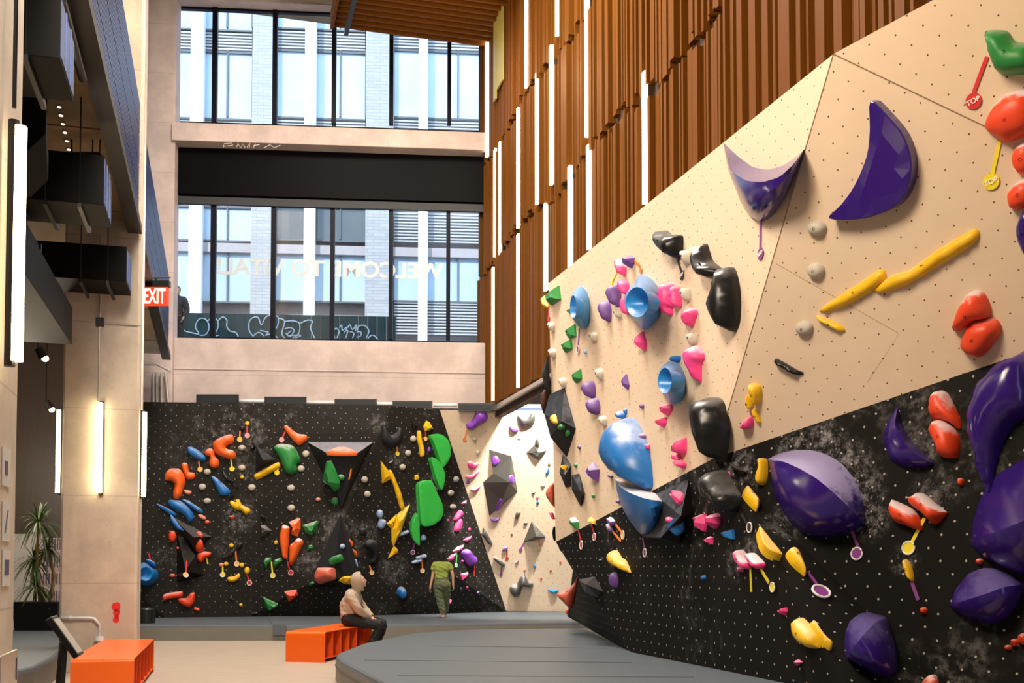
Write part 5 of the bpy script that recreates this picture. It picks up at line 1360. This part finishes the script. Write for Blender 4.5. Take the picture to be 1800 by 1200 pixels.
p = atY(72, 235, 9.6); mb = MB(); c = p; hx = []
for k in range(8):
    a = math.pi/8+k*math.pi/4; hx.append(c+V((-.1, -.3, 0))+V((math.cos(a)*.3, 0, math.sin(a)*.3)))
mb.prism(hx, V((-.3, .75, -.15)))
mb.hexa([c+V(q) for q in ((-.9,-.2,-.3),(-.2,-.2,-.3),(-.2,.4,-.3),(-.9,.4,-.3),(-.9,-.2,.3),(-.2,-.2,.3),(-.2,.4,.3),(-.9,.4,.3))])
tag(mb.build('duct_elbow', M['duct'], bevel=.01), 'faceted black duct elbow below the upper left duct unit', 'duct')
mb = MB(); q0, q1 = atY(108, 0, 8.6), atY(145, 138, 10.2); mb.tube([q0, q1], .04, 10); mb.tube([q1, q1+Z*.9], .012, 6); tag(mb.build('sprinkler_pipe', M['blackm']), 'dark sprinkler pipe sloping beside the upper duct unit', 'pipe')
mb = MB(); q0, q1 = atY(98, 272, 12.5), atY(175, 272, 12.5); mb.tube([q0, q1], .035, 10); mb.tube([q1, q1-Z*.22], .03, 8); mb.tube([atY(126,240,12.5), atY(126,272,12.5)], .01, 6); mb.tube([atY(166,140,12.5), atY(162,285,12.5)], .008, 6); mb.tube([atY(178,200,12.5), atY(175,272,12.5)], .008, 6)
tag(mb.build('sprinkler_pipe', M['blackm']), 'horizontal dark sprinkler pipe below the soffit', 'pipe')
for i in range(8):
    t = i/7; p = atZ(104+24*t, 186+105*t, 6.497); mb = MB(); mb.tube([p, p-Z*.015], .03, 12)
    o = tag(mb.build('recessed_light', M['silver'], origin=p), 'small recessed light in the mezzanine underside, %s of the row from the camera' % ('first','second','third','fourth','fifth','sixth','seventh','eighth')[i], 'light', 'recessed lights in the soffit')
    mb = MB(); mb.tube([p-Z*.015, p-Z*.018], .02, 12); mb.build('lens', M['led'], o)
# spotlights under the mezzanine
for x, y, Yd, lab, g in ((55,583,14.5,'small black spotlight by the main duct left of the pillar', 0),(78,628,17,'square downlight with a bright edge under the dark ceiling', 1),(90,718,21,'small spotlight shining behind the pillar', 1)):
    p = atY(x, y, Yd); mb = MB()
    mb.tube([p, p+V((-.08,-.05,.14))], [.09,.06], 12); mb.tube([p+V((-.08,-.05,.14)), V((p.x-.08, p.y-.05, 6.5))], .015, 6)
    o = tag(mb.build('spotlight', M['blackm'], origin=p), lab, 'light')
    if g: mb = MB(); mb.ell(p+V((.02,-.02,-.02)), (.055,.055,.05)); mb.build('lens', M['tube'], o, True)
# pipes by the rear column
mb = MB()
for x0, dx in ((270,0),(276,0),(284,0),(291,6)):
    mb.tube([atY(x0, 655, 26.35), atY(x0+dx, 720, 26.35)], .035, 8)
mb.tube([atY(250,640,25.9), atY(275,640,25.9), atY(300,652,25.9)], .03, 8)
tag(mb.build('pipe_run', M['conduit']), 'bundle of pale pipes beside the rear column above the black wall', 'pipe')

# floodlight panels over the rear wall
pans = [(345,419,'leftmost of the row'),(465,538,'second from the left'),(588,662,'third from the left'),(690,760,'fourth from the left'),(805,875,'rightmost of the row')]
for i, (x0, x1, lab) in enumerate(pans):
    yt = 693+ (x0-345)*.033; yb = 706+(x0-345)*.026
    Yd = 27.0-.5; mb = MB(); a_, b_ = atY(x0, yt, Yd), atY(x1, yb+4, Yd)
    mb.box((a_.x, Yd, b_.z), (b_.x, Yd+.06, a_.z)); o = tag(mb.build('flood_panel', M['blackm'], origin=(a_+b_)/2), 'flat black-framed grey panel above the rear climbing wall, '+lab, 'panel', 'panels above the rear wall')
    mb = MB(); mb.box((a_.x+.035, Yd-.01, b_.z+.035), (b_.x-.035, Yd, a_.z-.035)); mb.build('diffuser', M['shade'], o)
for i, (x0, x1, lab) in enumerate(((419,465,'left one'),(538,588,'second'),(662,690,'third'),(762,803,'fourth'),(876,950,'right one'))):
    y_ = 705+(x0-419)*.02; Yd = 26.75; a_, b_ = atY(x0, y_, Yd), atY(x1, y_, Yd); mb = MB()
    mb.tube([a_, b_], .05, 10); tag(mb.build('duct_pipe', M['white'], smooth=True), 'short white pipe length above the rear wall, '+lab, 'pipe', 'white pipe above the rear wall')

# ================================================================ ACROSS THE STREET
YF = 40.0; FP = V((0, YF, 0)); FN = V((WN.x, WN.y, 0)).normalized(); FDIR = WD
fl = atY(580, 600, YF)
def onf(x, y, off=0): return onp(x, y, fl+FN*off, FN)
def frect(mb, x0, y0, x1, y1, th=.2, off=0, m=0):
    a, b = onf(x0, y0, off), onf(x1, y1, off); z1, z0 = a.z, onf(x0, y1, off).z
    base = [V((a.x,a.y,z0)), V((b.x,b.y,z0)), V((b.x,b.y,z0))-FN*th, V((a.x,a.y,z0))-FN*th]; mb.hexa(base+[p+Z*(z1-z0) for p in base], m)
bld = empty('apartment_building', onf(580, 700), 'pale brick building with white fins across the street', 'building')
mb = MB(); frect(mb, 150, -150, 1000, 720, .5, -.5); mb.build('wall', M['sill'], bld)
for x0, x1 in ((240,283),(446,481),(645,690),(850,890)):
    mb = MB(); frect(mb, x0, -150, x1, 640, .5, .25); mb.build('brick_pier', M['brick'], bld)
for x in (345, 545, 744):
    mb = MB(); frect(mb, x-7, -150, x+7, 640, .3, .4); mb.build('white_fin', M['white'], bld)
rows = [(-60, 48, 'fpane'), (88, 205, 'fpane'), (362, 420, 'fdark'), (440, 528, 'fpane')]
for bx0, bx1 in ((283,446),(481,645),(690,850)):
    for y0, y1, g in rows:
        if bx0 == 690 and y0 == 362: continue
        if bx0 == 283 and y0 == 362: g = 'fpane'
        mb = MB(); frect(mb, bx0+3, y0, bx1-3, y1, .1, -.1); f_ = mb.build('window', M[g], bld)
        mb = MB(); frect(mb, bx0+3, y0-2, bx1-3, y0+1, .1, -.02); frect(mb, bx0+3, y1-1, bx1-3, y1+2, .1, -.02); frect(mb, (bx0+bx1)/2+34, y0, (bx0+bx1)/2+36, y1, .1, -.02); frect(mb, bx0, y0, bx0+3, y1, .1, -.02); frect(mb, bx1-3, y0, bx1, y1, .1, -.02)
        mb.build('window_frame', M['fframe'], f_)
lou = [(283,446,48,90),(481,645,48,90),(690,850,48,90),(283,446,205,235),(481,645,205,235),(690,850,205,235),(690,850,362,428),(690,850,530,592)]
for x0, x1, y0, y1 in lou:
    mb = MB(); y = y0
    while y < y1-3: frect(mb, x0+3, y, x1-3, y+2.6, .1, -.05); y += 5.4
    mb.build('louver', M['louver'], bld)
mb = MB(); frect(mb, 283, 424, 850, 440, .3, .1); mb.build('ledge', M['sill'], bld)
mb = MB(); mb.box((-40, 28.0, 6.9), (40, 60, 7.1)); struct(mb.build('floor_street', M['street']), 'street outside the rear windows')
YH = 34.5; hl_ = atY(500, 600, YH)
def onh(x, y, off=0): return onp(x, y, hl_+FN*off, FN)
a_, b_ = onh(296, 549), onh(696, 556); mb = MB(); z0 = onh(300, 640).z
for i in range(24):
    p = a_+(b_-a_)*(i/24); q = a_+(b_-a_)*((i+.97)/24); base = [V((p.x,p.y,7.1)), V((q.x,q.y,7.1)), V((q.x,q.y,7.1))-FN*.06, V((p.x,p.y,7.1))-FN*.06]; mb.hexa(base+[r+Z*(a_.z-7.1) for r in base])
hd = tag(mb.build('hoarding', M['fgreen']), 'dark green street hoarding covered in white graffiti', 'fence')
G8 = lambda x, y: onh(290+x/4.186, 540+y/4.186, .03)
gs = [[(135,80),(135,150),(150,175),(200,188),(250,195),(225,150),(240,100),(275,80),(310,100),(325,150),(300,200),(255,205)],[(315,100),(350,80),(385,95),(390,150),(360,210),(395,205)],[(392,100),(425,72),(455,95),(455,140),(480,175),(520,185),(540,215)],
 [(650,215),(620,170),(620,110),(645,78),(685,75),(710,130),(740,75),(790,60),(780,140)],[(650,210),(690,185),(730,210)],[(700,170),(760,185),(740,205),(800,190)],[(795,60),(830,70),(830,130),(800,190),(830,225)],[(830,80),(880,100),(860,190),(880,225)],[(880,160),(920,150),(950,170),(920,215),(890,190)],[(880,105),(940,100),(990,120),(985,190),(940,225)],[(990,120),(1050,95),(1085,105),(1070,150),(1100,225)],[(930,170),(900,205),(1000,205),(960,225)],
 [(1250,225),(1240,180),(1260,155),(1280,180),(1265,225)],[(1285,150),(1300,130),(1305,170),(1340,145),(1320,190)],[(1345,150),(1360,130),(1380,165),(1410,128),(1400,175)],[(1320,180),(1345,170),(1330,225)],[(1360,180),(1390,190),(1380,225)],[(1415,170),(1425,140),(1470,135),(1500,175),(1480,225)],[(1410,185),(1440,180),(1440,210),(1410,220)],[(1495,225),(1530,205),(1565,235)]]
mb = MB()
for g in gs:
    pts = []
    for i in range(len(g)-1):
        p0, p1, p2, p3 = g[max(i-1,0)], g[i], g[i+1], g[min(i+2,len(g)-1)]
        for t in (0, .25, .5, .75):
            pts.append(tuple(.5*((2*p1[k])+(-p0[k]+p2[k])*t+(2*p0[k]-5*p1[k]+4*p2[k]-p3[k])*t*t+(-p0[k]+3*p1[k]-3*p2[k]+p3[k])*t**3) for k in (0,1)))
    pts.append(g[-1]); mb.tube([G8(*p) for p in pts], .02, 5)
mb.build('graffiti', M['graf'], hd)

# ================================================================ PEOPLE
def skin_mesh(verts, edges, sub=2):
    """verts: name -> (x,y,z,r) or (x,y,z,rx,ry); first is the root"""
    names = list(verts); me = bpy.data.meshes.new('sk'); me.from_pydata([verts[n][:3] for n in names], [(names.index(a), names.index(b)) for a, b in edges], [])
    o = bpy.data.objects.new('sk', me); C.objects.link(o)
    m = o.modifiers.new('s', 'SKIN'); m.use_smooth_shade = True
    for i, n in enumerate(names):
        r = verts[n][3:]; d = me.skin_vertices[0].data[i]; d.radius = (r[0], r[-1]); d.use_root = (i == 0)
    o.modifiers.new('u', 'SUBSURF').levels = sub
    dg = bpy.context.evaluated_depsgraph_get(); em = bpy.data.meshes.new_from_object(o.evaluated_get(dg)); bpy.data.objects.remove(o)
    mb = MB(); mb.add([v.co.copy() for v in em.vertices], [list(p.vertices) for p in em.polygons]); bpy.data.meshes.remove(em); return mb
def union(mbs, name, mat, parent=None, voxel=.008, origin=None, smooth_it=4):
    mb = MB()
    for q in mbs: mb.add(q.v, q.f)
    o = mb.build('u', mat); m = o.modifiers.new('r', 'REMESH'); m.mode = 'VOXEL'; m.voxel_size = voxel; m.use_smooth_shade = True
    s_ = o.modifiers.new('sm', 'SMOOTH'); s_.iterations = smooth_it; s_.factor = .4
    dg = bpy.context.evaluated_depsgraph_get(); em = bpy.data.meshes.new_from_object(o.evaluated_get(dg)); bpy.data.objects.remove(o)
    r = MB(); r.add([v.co.copy() for v in em.vertices], [list(p.vertices) for p in em.polygons]); bpy.data.meshes.remove(em)
    return r.build(name, mat, parent, True, origin)
def head(c, f, up, s=1.0):
    """head shape with brow, nose, lips, chin and ears facing f"""
    f = f.normalized(); r = f.cross(up).normalized(); up = r.cross(f).normalized(); R = Matrix((f, r, up)).transposed()
    T_ = lambda x, y, z: V(c)+R @ V((x*s, y*s, z*s)); mb = MB()
    mb.ell(c, (.095*s, .076*s, .112*s), 20, rot=R)
    mb.ell(T_(.035, 0, -.055), (.062*s, .056*s, .062*s), 14, rot=R)
    mb.ell(T_(.075, 0, -.092), (.022*s, .024*s, .02*s), 10, rot=R)
    mb.tube([T_(.088, 0, .022), T_(.103, 0, -.008), T_(.112, 0, -.026), T_(.092, 0, -.036)], [.008*s, .010*s, .014*s, .012*s], 8)
    mb.ell(T_(.088, 0, -.055), (.012*s, .025*s, .006*s), 8, rot=R); mb.ell(T_(.085, 0, -.066), (.012*s, .022*s, .007*s), 8, rot=R)
    for q in (-1, 1):
        mb.ell(T_(.075, q*.032, .03), (.016*s, .022*s, .007*s), 8, rot=R); mb.ell(T_(.07, q*.042, -.02), (.02*s, .018*s, .02*s), 8, rot=R)
        mb.ell(T_(-.005, q*.078, -.005), (.018*s, .010*s, .032*s), 10, rot=R)
    return mb, T_, R
def face(o, T_, R, s=1.0):
    for q in (-1, 1):
        m = MB(); m.ell(T_(.087, q*.032, .012), (.010*s, .014*s, .007*s), 8, rot=R); m.build('eye', M['white'], o, True)
        m = MB(); m.ell(T_(.094, q*.032, .012), (.005*s, .006*s, .006*s), 8, rot=R); m.build('iris', M['hair'], o, True)
        m = MB(); m.tube([T_(.085, q*.018, .036), T_(.092, q*.034, .042), T_(.08, q*.05, .036)], .005*s, 6); m.build('eyebrow', M['hair'], o)
    m = MB(); m.tube([T_(.093, -.022, -.06), T_(.1, 0, -.06), T_(.093, .022, -.06)], .0025*s, 6); m.build('lip_line', M['benchin'], o)
def hand(wr, d, palmn, s=1.0, curl=.5, side=1):
    """palm plus five separate fingers; d along the hand, palmn out of the palm, side = which way the thumb leaves"""
    d = d.normalized(); w_ = d.cross(palmn).normalized()*side; pn = palmn.normalized(); out = []
    m = MB(); c = wr+d*.045*s; R = Matrix((d, w_, pn)).transposed(); m.ell(c, (.05*s, .042*s, .016*s), 14, rot=R); m.tube([wr-d*.03, wr+d*.02*s], [.026*s, .027*s], 10); out.append(m)
    for i, (off, L) in enumerate(((.03, .068), (.011, .078), (-.009, .072), (-.028, .056))):
        p = wr+d*.085*s+w_*off*s; pts = [p-d*.02*s]; a = 0; q = p; pts.append(p)
        for k, fr_ in enumerate((.45, .32, .25)):
            a += curl*(.5+.25*k); q = q+(d*math.cos(a)+pn*math.sin(a))*L*fr_*s; pts.append(q)
        m = MB(); m.tube(pts, [.0095*s, .0095*s, .0088*s, .008*s, .0062*s], 8); out.append(m)
    p = wr+d*.025*s+w_*.03*s; q1 = p+(d*.6+w_*.7+pn*.2).normalized()*.035*s; q2 = q1+(d*.85+w_*.35+pn*.35).normalized()*.03*s
    m = MB(); m.tube([p, q1, q2], [.012*s, .0105*s, .008*s], 8); out.append(m)
    return out

def garment(body, name, mat, tv, te, rule, off, parent, it=6, skip=()):
    """cloth cut from the body's own surface: rule maps a bone to the (from, to) span it covers"""
    w0 = wloc(body); me = body.data; P = [v.co+w0 for v in me.vertices]; Nn = [v.normal.copy() for v in me.vertices]; keep = []; nb = {}
    bones = [(a, b, V(tv[a][:3]), V(tv[b][:3]), tv[a][3], tv[b][3]) for a, b in te]
    for p in P:
        best = (9, None, 0)
        for a, b, A, B_, ra, rb in bones:
            d = B_-A; t = max(0, min(1, (p-A).dot(d)/d.length_squared)); q = (p-A-d*t).length/(ra+(rb-ra)*t)
            if q < best[0]: best = (q, (a, b), t)
        r = rule.get(best[1]); keep.append(r is not None and r[0] <= best[2] <= r[1] and best[0] < 2.2 and all((p-c).length > r_ for c, r_ in skip))
    fs = [list(f.vertices) for f in me.polygons if all(keep[i] for i in f.vertices)]
    for f in fs:
        for a, b in zip(f, f[1:]+f[:1]): nb.setdefault(a, set()).add(b); nb.setdefault(b, set()).add(a)
    Q = {i: P[i]+Nn[i]*off for i in nb}
    rnd = random.Random(len(fs))
    for k in range(it):
        Q = {i: Q[i]*.5+sum((Q[j] for j in nb[i]), V((0,0,0)))*(.5/len(nb[i])) for i in Q}
    Q = {i: q+Nn[i]*(off*.35+.006*math.sin(q.z*55+q.x*30)*math.sin(q.y*40+q.z*18)) for i, q in Q.items()}
    ix = {i: k for k, i in enumerate(Q)}; mb = MB(); mb.add(list(Q.values()), [[ix[i] for i in f] for f in fs])
    o = mb.build(name, mat, parent, True); m = o.modifiers.new('cloth', 'SOLIDIFY'); m.thickness = .01; m.offset = -1
    return o
# ---- seated person in the hoodie
YM = 18.55
mp_ = lambda x, y, Y=YM: atY(x, y, Y)
hip = V((-2.78, YM+.02, BH+.11)); og = V((-2.78, YM, BH))
hc = mp_(632, 1021); fdir = V((1, .12, .22)); 
hd_, T_, R_ = head(hc, fdir, V((-.2, 0, 1)), 1.0)
neck = hc+V((-.05, 0, -.13)); chest = V((hc.x-.11, YM+.02, hc.z-.35)); 
shN, shF = V((hc.x-.14, YM-.17, hc.z-.24)), V((hc.x-.12, YM+.2, hc.z-.24))
elN, elF = mp_(630, 1071, YM-.22), mp_(640, 1070, YM+.26); hN = mp_(651, 1087, YM-.03); hF = mp_(655, 1086, YM+.1)
kN, kF = mp_(669, 1098, YM-.10), mp_(676, 1096, YM+.22)
aN, aF = V((kN.x-.20, YM-.12, .10)), V((kF.x-.16, YM+.2, .10))
hipN, hipF = hip+V((.02, -.1, 0)), hip+V((.02, .12, 0))
tv = {'p': (*hip, .13), 'w': (*(hip+V((-.03, 0, .17))), .13, .15), 'c': (*chest, .13, .16), 'n': (*neck, .055), 'hN': (*hipN, .1), 'hF': (*hipF, .1), 'kN': (*kN, .06), 'kF': (*kF, .06), 'aN': (*aN, .04), 'aF': (*aF, .04),
      'sN': (*shN, .06), 'sF': (*shF, .06), 'eN': (*elN, .042), 'eF': (*elF, .042), 'wN': (*hN, .027), 'wF': (*hF, .027), 'fN': (*(aN+V((.16, -.02, -.06))), .035), 'fF': (*(aF+V((.16, .02, -.06))), .035)}
te = [('p','w'),('w','c'),('c','n'),('p','hN'),('p','hF'),('hN','kN'),('hF','kF'),('kN','aN'),('kF','aF'),('c','sN'),('c','sF'),('sN','eN'),('sF','eF'),('eN','wN'),('eF','wF'),('aN','fN'),('aF','fF')]
tr0 = MB(); tr0.ell(hip+V((0,.01,.02)), (.135,.18,.13), 18); tr0.ell(hip+V((-.03,.01,.2)), (.115,.16,.19), 18); tr0.ell(chest+V((.0,.01,.02)), (.125,.18,.17), 18); tr0.ell(chest+V((-.02,.02,.12)), (.09,.2,.07), 16)
for A_, B_ in ((hipN, kN), (hipF, kF)): tr0.tube([A_, A_.lerp(B_,.5), B_], [.09,.083,.062], 14)
man = union([skin_mesh(tv, te), hd_, tr0]+hand(hN, V((.8, .25, -.35)), V((-.3, .5, -.7)), .95, .7, 1)+hand(hF, V((.7, -.45, -.3)), V((-.3, -.5, -.7)), .95, .7, -1), 'person', M['skin'], None, .007, og)
tag(man, 'person in a taupe hoodie with the hood up sitting on the orange bench looking up', 'person')
face(man, T_, R_)
garment(man, 'hoodie', M['hoodie'], tv, te, {('p','w'): (.3,1), ('w','c'): (0,1), ('c','n'): (0,.95), ('c','sN'): (0,1), ('c','sF'): (0,1), ('sN','eN'): (0,1), ('sF','eF'): (0,1), ('eN','wN'): (0,.9), ('eF','wF'): (0,.9)}, .024, man)
# hood: a shell open at the face
mb = MB(); k = 24; rows = 12; vs = []; fs = []
for i in range(rows+1):
    t = (.36+.64*i/rows)*math.pi
    for j in range(k):
        a = 2*math.pi*j/k; x = math.cos(t); y = math.sin(t)*math.cos(a); z = math.sin(t)*math.sin(a)
        drop = .05 if z < -.3 and i > 3 else 0
        vs.append(T_(x*.128-.012, y*.108, z*.142-drop+.012+(-.04 if z < -.5 else 0)))
for i in range(rows):
    for j in range(k): fs.append((i*k+j, i*k+(j+1)%k, (i+1)*k+(j+1)%k, (i+1)*k+j))
mb.add(vs, fs); hd2 = mb.build('hood', M['hoodie'], man, True); sm = hd2.modifiers.new('thick', 'SOLIDIFY'); sm.thickness = .014; sm.offset = 1
garment(man, 'trousers', M['trouser'], tv, te, {('p','w'): (0,.55), ('p','hN'): (0,1), ('p','hF'): (0,1), ('hN','kN'): (0,1), ('hF','kF'): (0,1), ('kN','aN'): (0,.97), ('kF','aF'): (0,.97)}, .016, man, skip=[(hN+V((.04,0,-.01)), .09), (hF+V((.04,0,-.01)), .09)])
for a in (aN, aF):
    m = skin_mesh({'h': (a.x-.05, a.y, .05, .045), 'm': (a.x+.06, a.y, .05, .045), 't': (a.x+.17, a.y, .035, .032), 'u': (a.x, a.y, .11, .045)}, [('h','m'),('m','t'),('h','u')]); union([m], 'shoe', M['shoe'], man, .008)

# ---- standing person seen from behind
YW = 25.1; wp = lambda x, y, dy=0: atY(x, y, YW+dy); og = wp(776, 1084); og.z = .31
hc = wp(777.3, 973.5); hd_, T_, R_ = head(hc, V((.1, 1, .1)), Z, 1.0)
neck = wp(776.5, 985); chest = wp(776, 999); waist = wp(776, 1013); pel = wp(777, 1025)
sL, sR = wp(763.5, 991), wp(789.5, 991); eL, eR = wp(760.5, 1013), wp(796, 1010); wL, wR = wp(756.5, 1031), wp(796.5, 1027, .04)
hL, hR = wp(770.5, 1030), wp(784, 1030); kL, kR = wp(774, 1056, -.02), wp(783.5, 1055, .12); aL, aR = wp(779.0, 1079, -.02), wp(782.5, 1077, .3)
tL, tR = V((aL.x, YW+.13, og.z+.03)), V((aR.x+.02, YW+.48, og.z+.05)); aL.z = og.z+.08
tv = {'p': (*pel, .12, .15), 'w': (*waist, .10, .125), 'c': (*chest, .105, .145), 'n': (*neck, .048), 'hL': (*hL, .09), 'hR': (*hR, .09), 'kL': (*kL, .058), 'kR': (*kR, .058), 'aL': (*aL, .036), 'aR': (*aR, .036),
      'sL': (*sL, .055), 'sR': (*sR, .055), 'eL': (*eL, .038), 'eR': (*eR, .038), 'wL': (*wL, .026), 'wR': (*wR, .026), 'tL': (*tL, .03), 'tR': (*tR, .03)}
te = [('p','w'),('w','c'),('c','n'),('p','hL'),('p','hR'),('hL','kL'),('hR','kR'),('kL','aL'),('kR','aR'),('c','sL'),('c','sR'),('sL','eL'),('sR','eR'),('eL','wL'),('eR','wR'),('aL','tL'),('aR','tR')]
heel = MB(); heel.ell(aL+V((0, -.03, -.05)), (.034, .045, .035))
tr0 = MB(); tr0.ell(pel+V((0,-.02,-.03)), (.175,.125,.14), 18); tr0.ell(waist, (.135,.095,.15), 18); tr0.ell(chest, (.165,.105,.16), 18); tr0.ell(chest+V((0,0,.09)), (.19,.08,.06), 16)
for A_, B_, c_ in ((hL, kL, aL), (hR, kR, aR)): tr0.tube([A_, A_.lerp(B_,.5), B_, B_.lerp(c_,.4), c_], [.095,.088,.064,.06,.04], 14)
wom = union([skin_mesh(tv, te), hd_, heel, tr0]+hand(wL, V((-.15, .1, -1)), V((1, .1, 0)), 1, .45, -1)+hand(wR, V((.12, .25, -1)), V((-1, .2, 0)), 1, .45, 1), 'person', M['skin'], None, .007, og)
tag(wom, 'person in a green tee and olive trousers standing barefoot on the mat, seen from behind', 'person')
face(wom, T_, R_)
mb = MB(); mb.ell(hc+V((0, -.03, .03)), (.112, .112, .118), 20); mb.ell(hc+V((0, -.06, -.06)), (.095, .07, .09), 16); mb.ell(hc+V((.05, -.02, -.05)), (.06, .06, .07), 12); mb.ell(hc+V((-.05, -.02, -.05)), (.06, .06, .07), 12)
rnd = random.Random(3)
for i in range(26):
    a, e_ = rnd.uniform(0, 6.28), rnd.uniform(-.6, 1.2); p = hc+V((math.cos(a)*math.cos(e_)*.1, -.03-abs(math.sin(a)*math.cos(e_))*.09, .02+math.sin(e_)*.1)); mb.ell(p, (.032, .032, .028), 8)
union([mb], 'hair', M['hair'], wom, .009)
garment(wom, 't_shirt', M['tee'], tv, te, {('p','w'): (.75,1), ('w','c'): (0,1), ('c','n'): (0,.85), ('c','sL'): (0,1), ('c','sR'): (0,1), ('sL','eL'): (0,.5), ('sR','eR'): (0,.5)}, .02, wom)
garment(wom, 'trousers', M['cargo'], tv, te, {('p','w'): (0,.9), ('p','hL'): (0,1), ('p','hR'): (0,1), ('hL','kL'): (0,1), ('hR','kR'): (0,1), ('kL','aL'): (0,.9), ('kR','aR'): (0,.9)}, .022, wom, skip=[(w_+V((0,.0,-.07*k)), .085) for w_ in (wL, wR) for k in (-1,0,1,2)])

# ---- person outside the window
YO = 28.35; op = lambda x, y: atY(x, y, YO); hc = op(312, 511); s_ = 1.0
hd_, T_, R_ = head(hc, V((.6, -.7, 0)), Z); zf = hc.z-1.62; B = lambda dx, dy, z: (hc.x+dx, hc.y+dy, zf+z)
tv = {'p': (*B(0,0,.95), .12, .15), 'c': (*B(0,0,1.3), .12, .17), 'n': (*B(0,0,1.5), .05), 'hL': (*B(-.1,0,.88), .09), 'hR': (*B(.1,0,.88), .09), 'kL': (*B(-.12,-.03,.48), .06), 'kR': (*B(.12,-.03,.48), .06), 'aL': (*B(-.12,0,.08), .04), 'aR': (*B(.12,0,.08), .04),
      'sL': (*B(-.19,0,1.4), .06), 'sR': (*B(.19,0,1.4), .06), 'eL': (*B(-.27,0,1.1), .045), 'eR': (*B(.27,0,1.1), .045), 'wL': (*B(-.18,-.12,.88), .03), 'wR': (*B(.2,-.12,.88), .03), 'tL': (*B(-.13,-.16,.04), .035), 'tR': (*B(.13,-.16,.04), .035)}
te = [('p','c'),('c','n'),('p','hL'),('p','hR'),('hL','kL'),('hR','kR'),('kL','aL'),('kR','aR'),('c','sL'),('c','sR'),('sL','eL'),('sR','eR'),('eL','wL'),('eR','wR'),('aL','tL'),('aR','tR')]
out = union([skin_mesh(tv, te), hd_]+hand(V(tv['wL'][:3]), V((.2, -.3, -1)), V((1, 0, 0)), 1, .5, 1)+hand(V(tv['wR'][:3]), V((-.2, -.3, -1)), V((-1, 0, 0)), 1, .5, -1), 'person', M['skin'], None, .009, V(B(0,0,0)))
tag(out, 'person in a dark jacket standing outside behind the left pane of the lower window', 'person')
face(out, T_, R_)
garment(out, 'jacket', M['jacket'], tv, te, {('p','c'): (0,1), ('c','n'): (0,.9), ('c','sL'): (0,1), ('c','sR'): (0,1), ('sL','eL'): (0,1), ('sR','eR'): (0,1), ('eL','wL'): (0,.92), ('eR','wR'): (0,.92)}, .025, out)
garment(out, 'trousers', M['trouser'], tv, te, {('p','hL'): (0,1), ('p','hR'): (0,1), ('hL','kL'): (0,1), ('hR','kR'): (0,1), ('kL','aL'): (0,1), ('kR','aR'): (0,1)}, .018, out)
mb = MB(); mb.ell(hc+V((-.02, .02, .04)), (.105, .105, .1), 16); union([mb], 'hair', M['hair'], out, .01)
print('street z', zf)
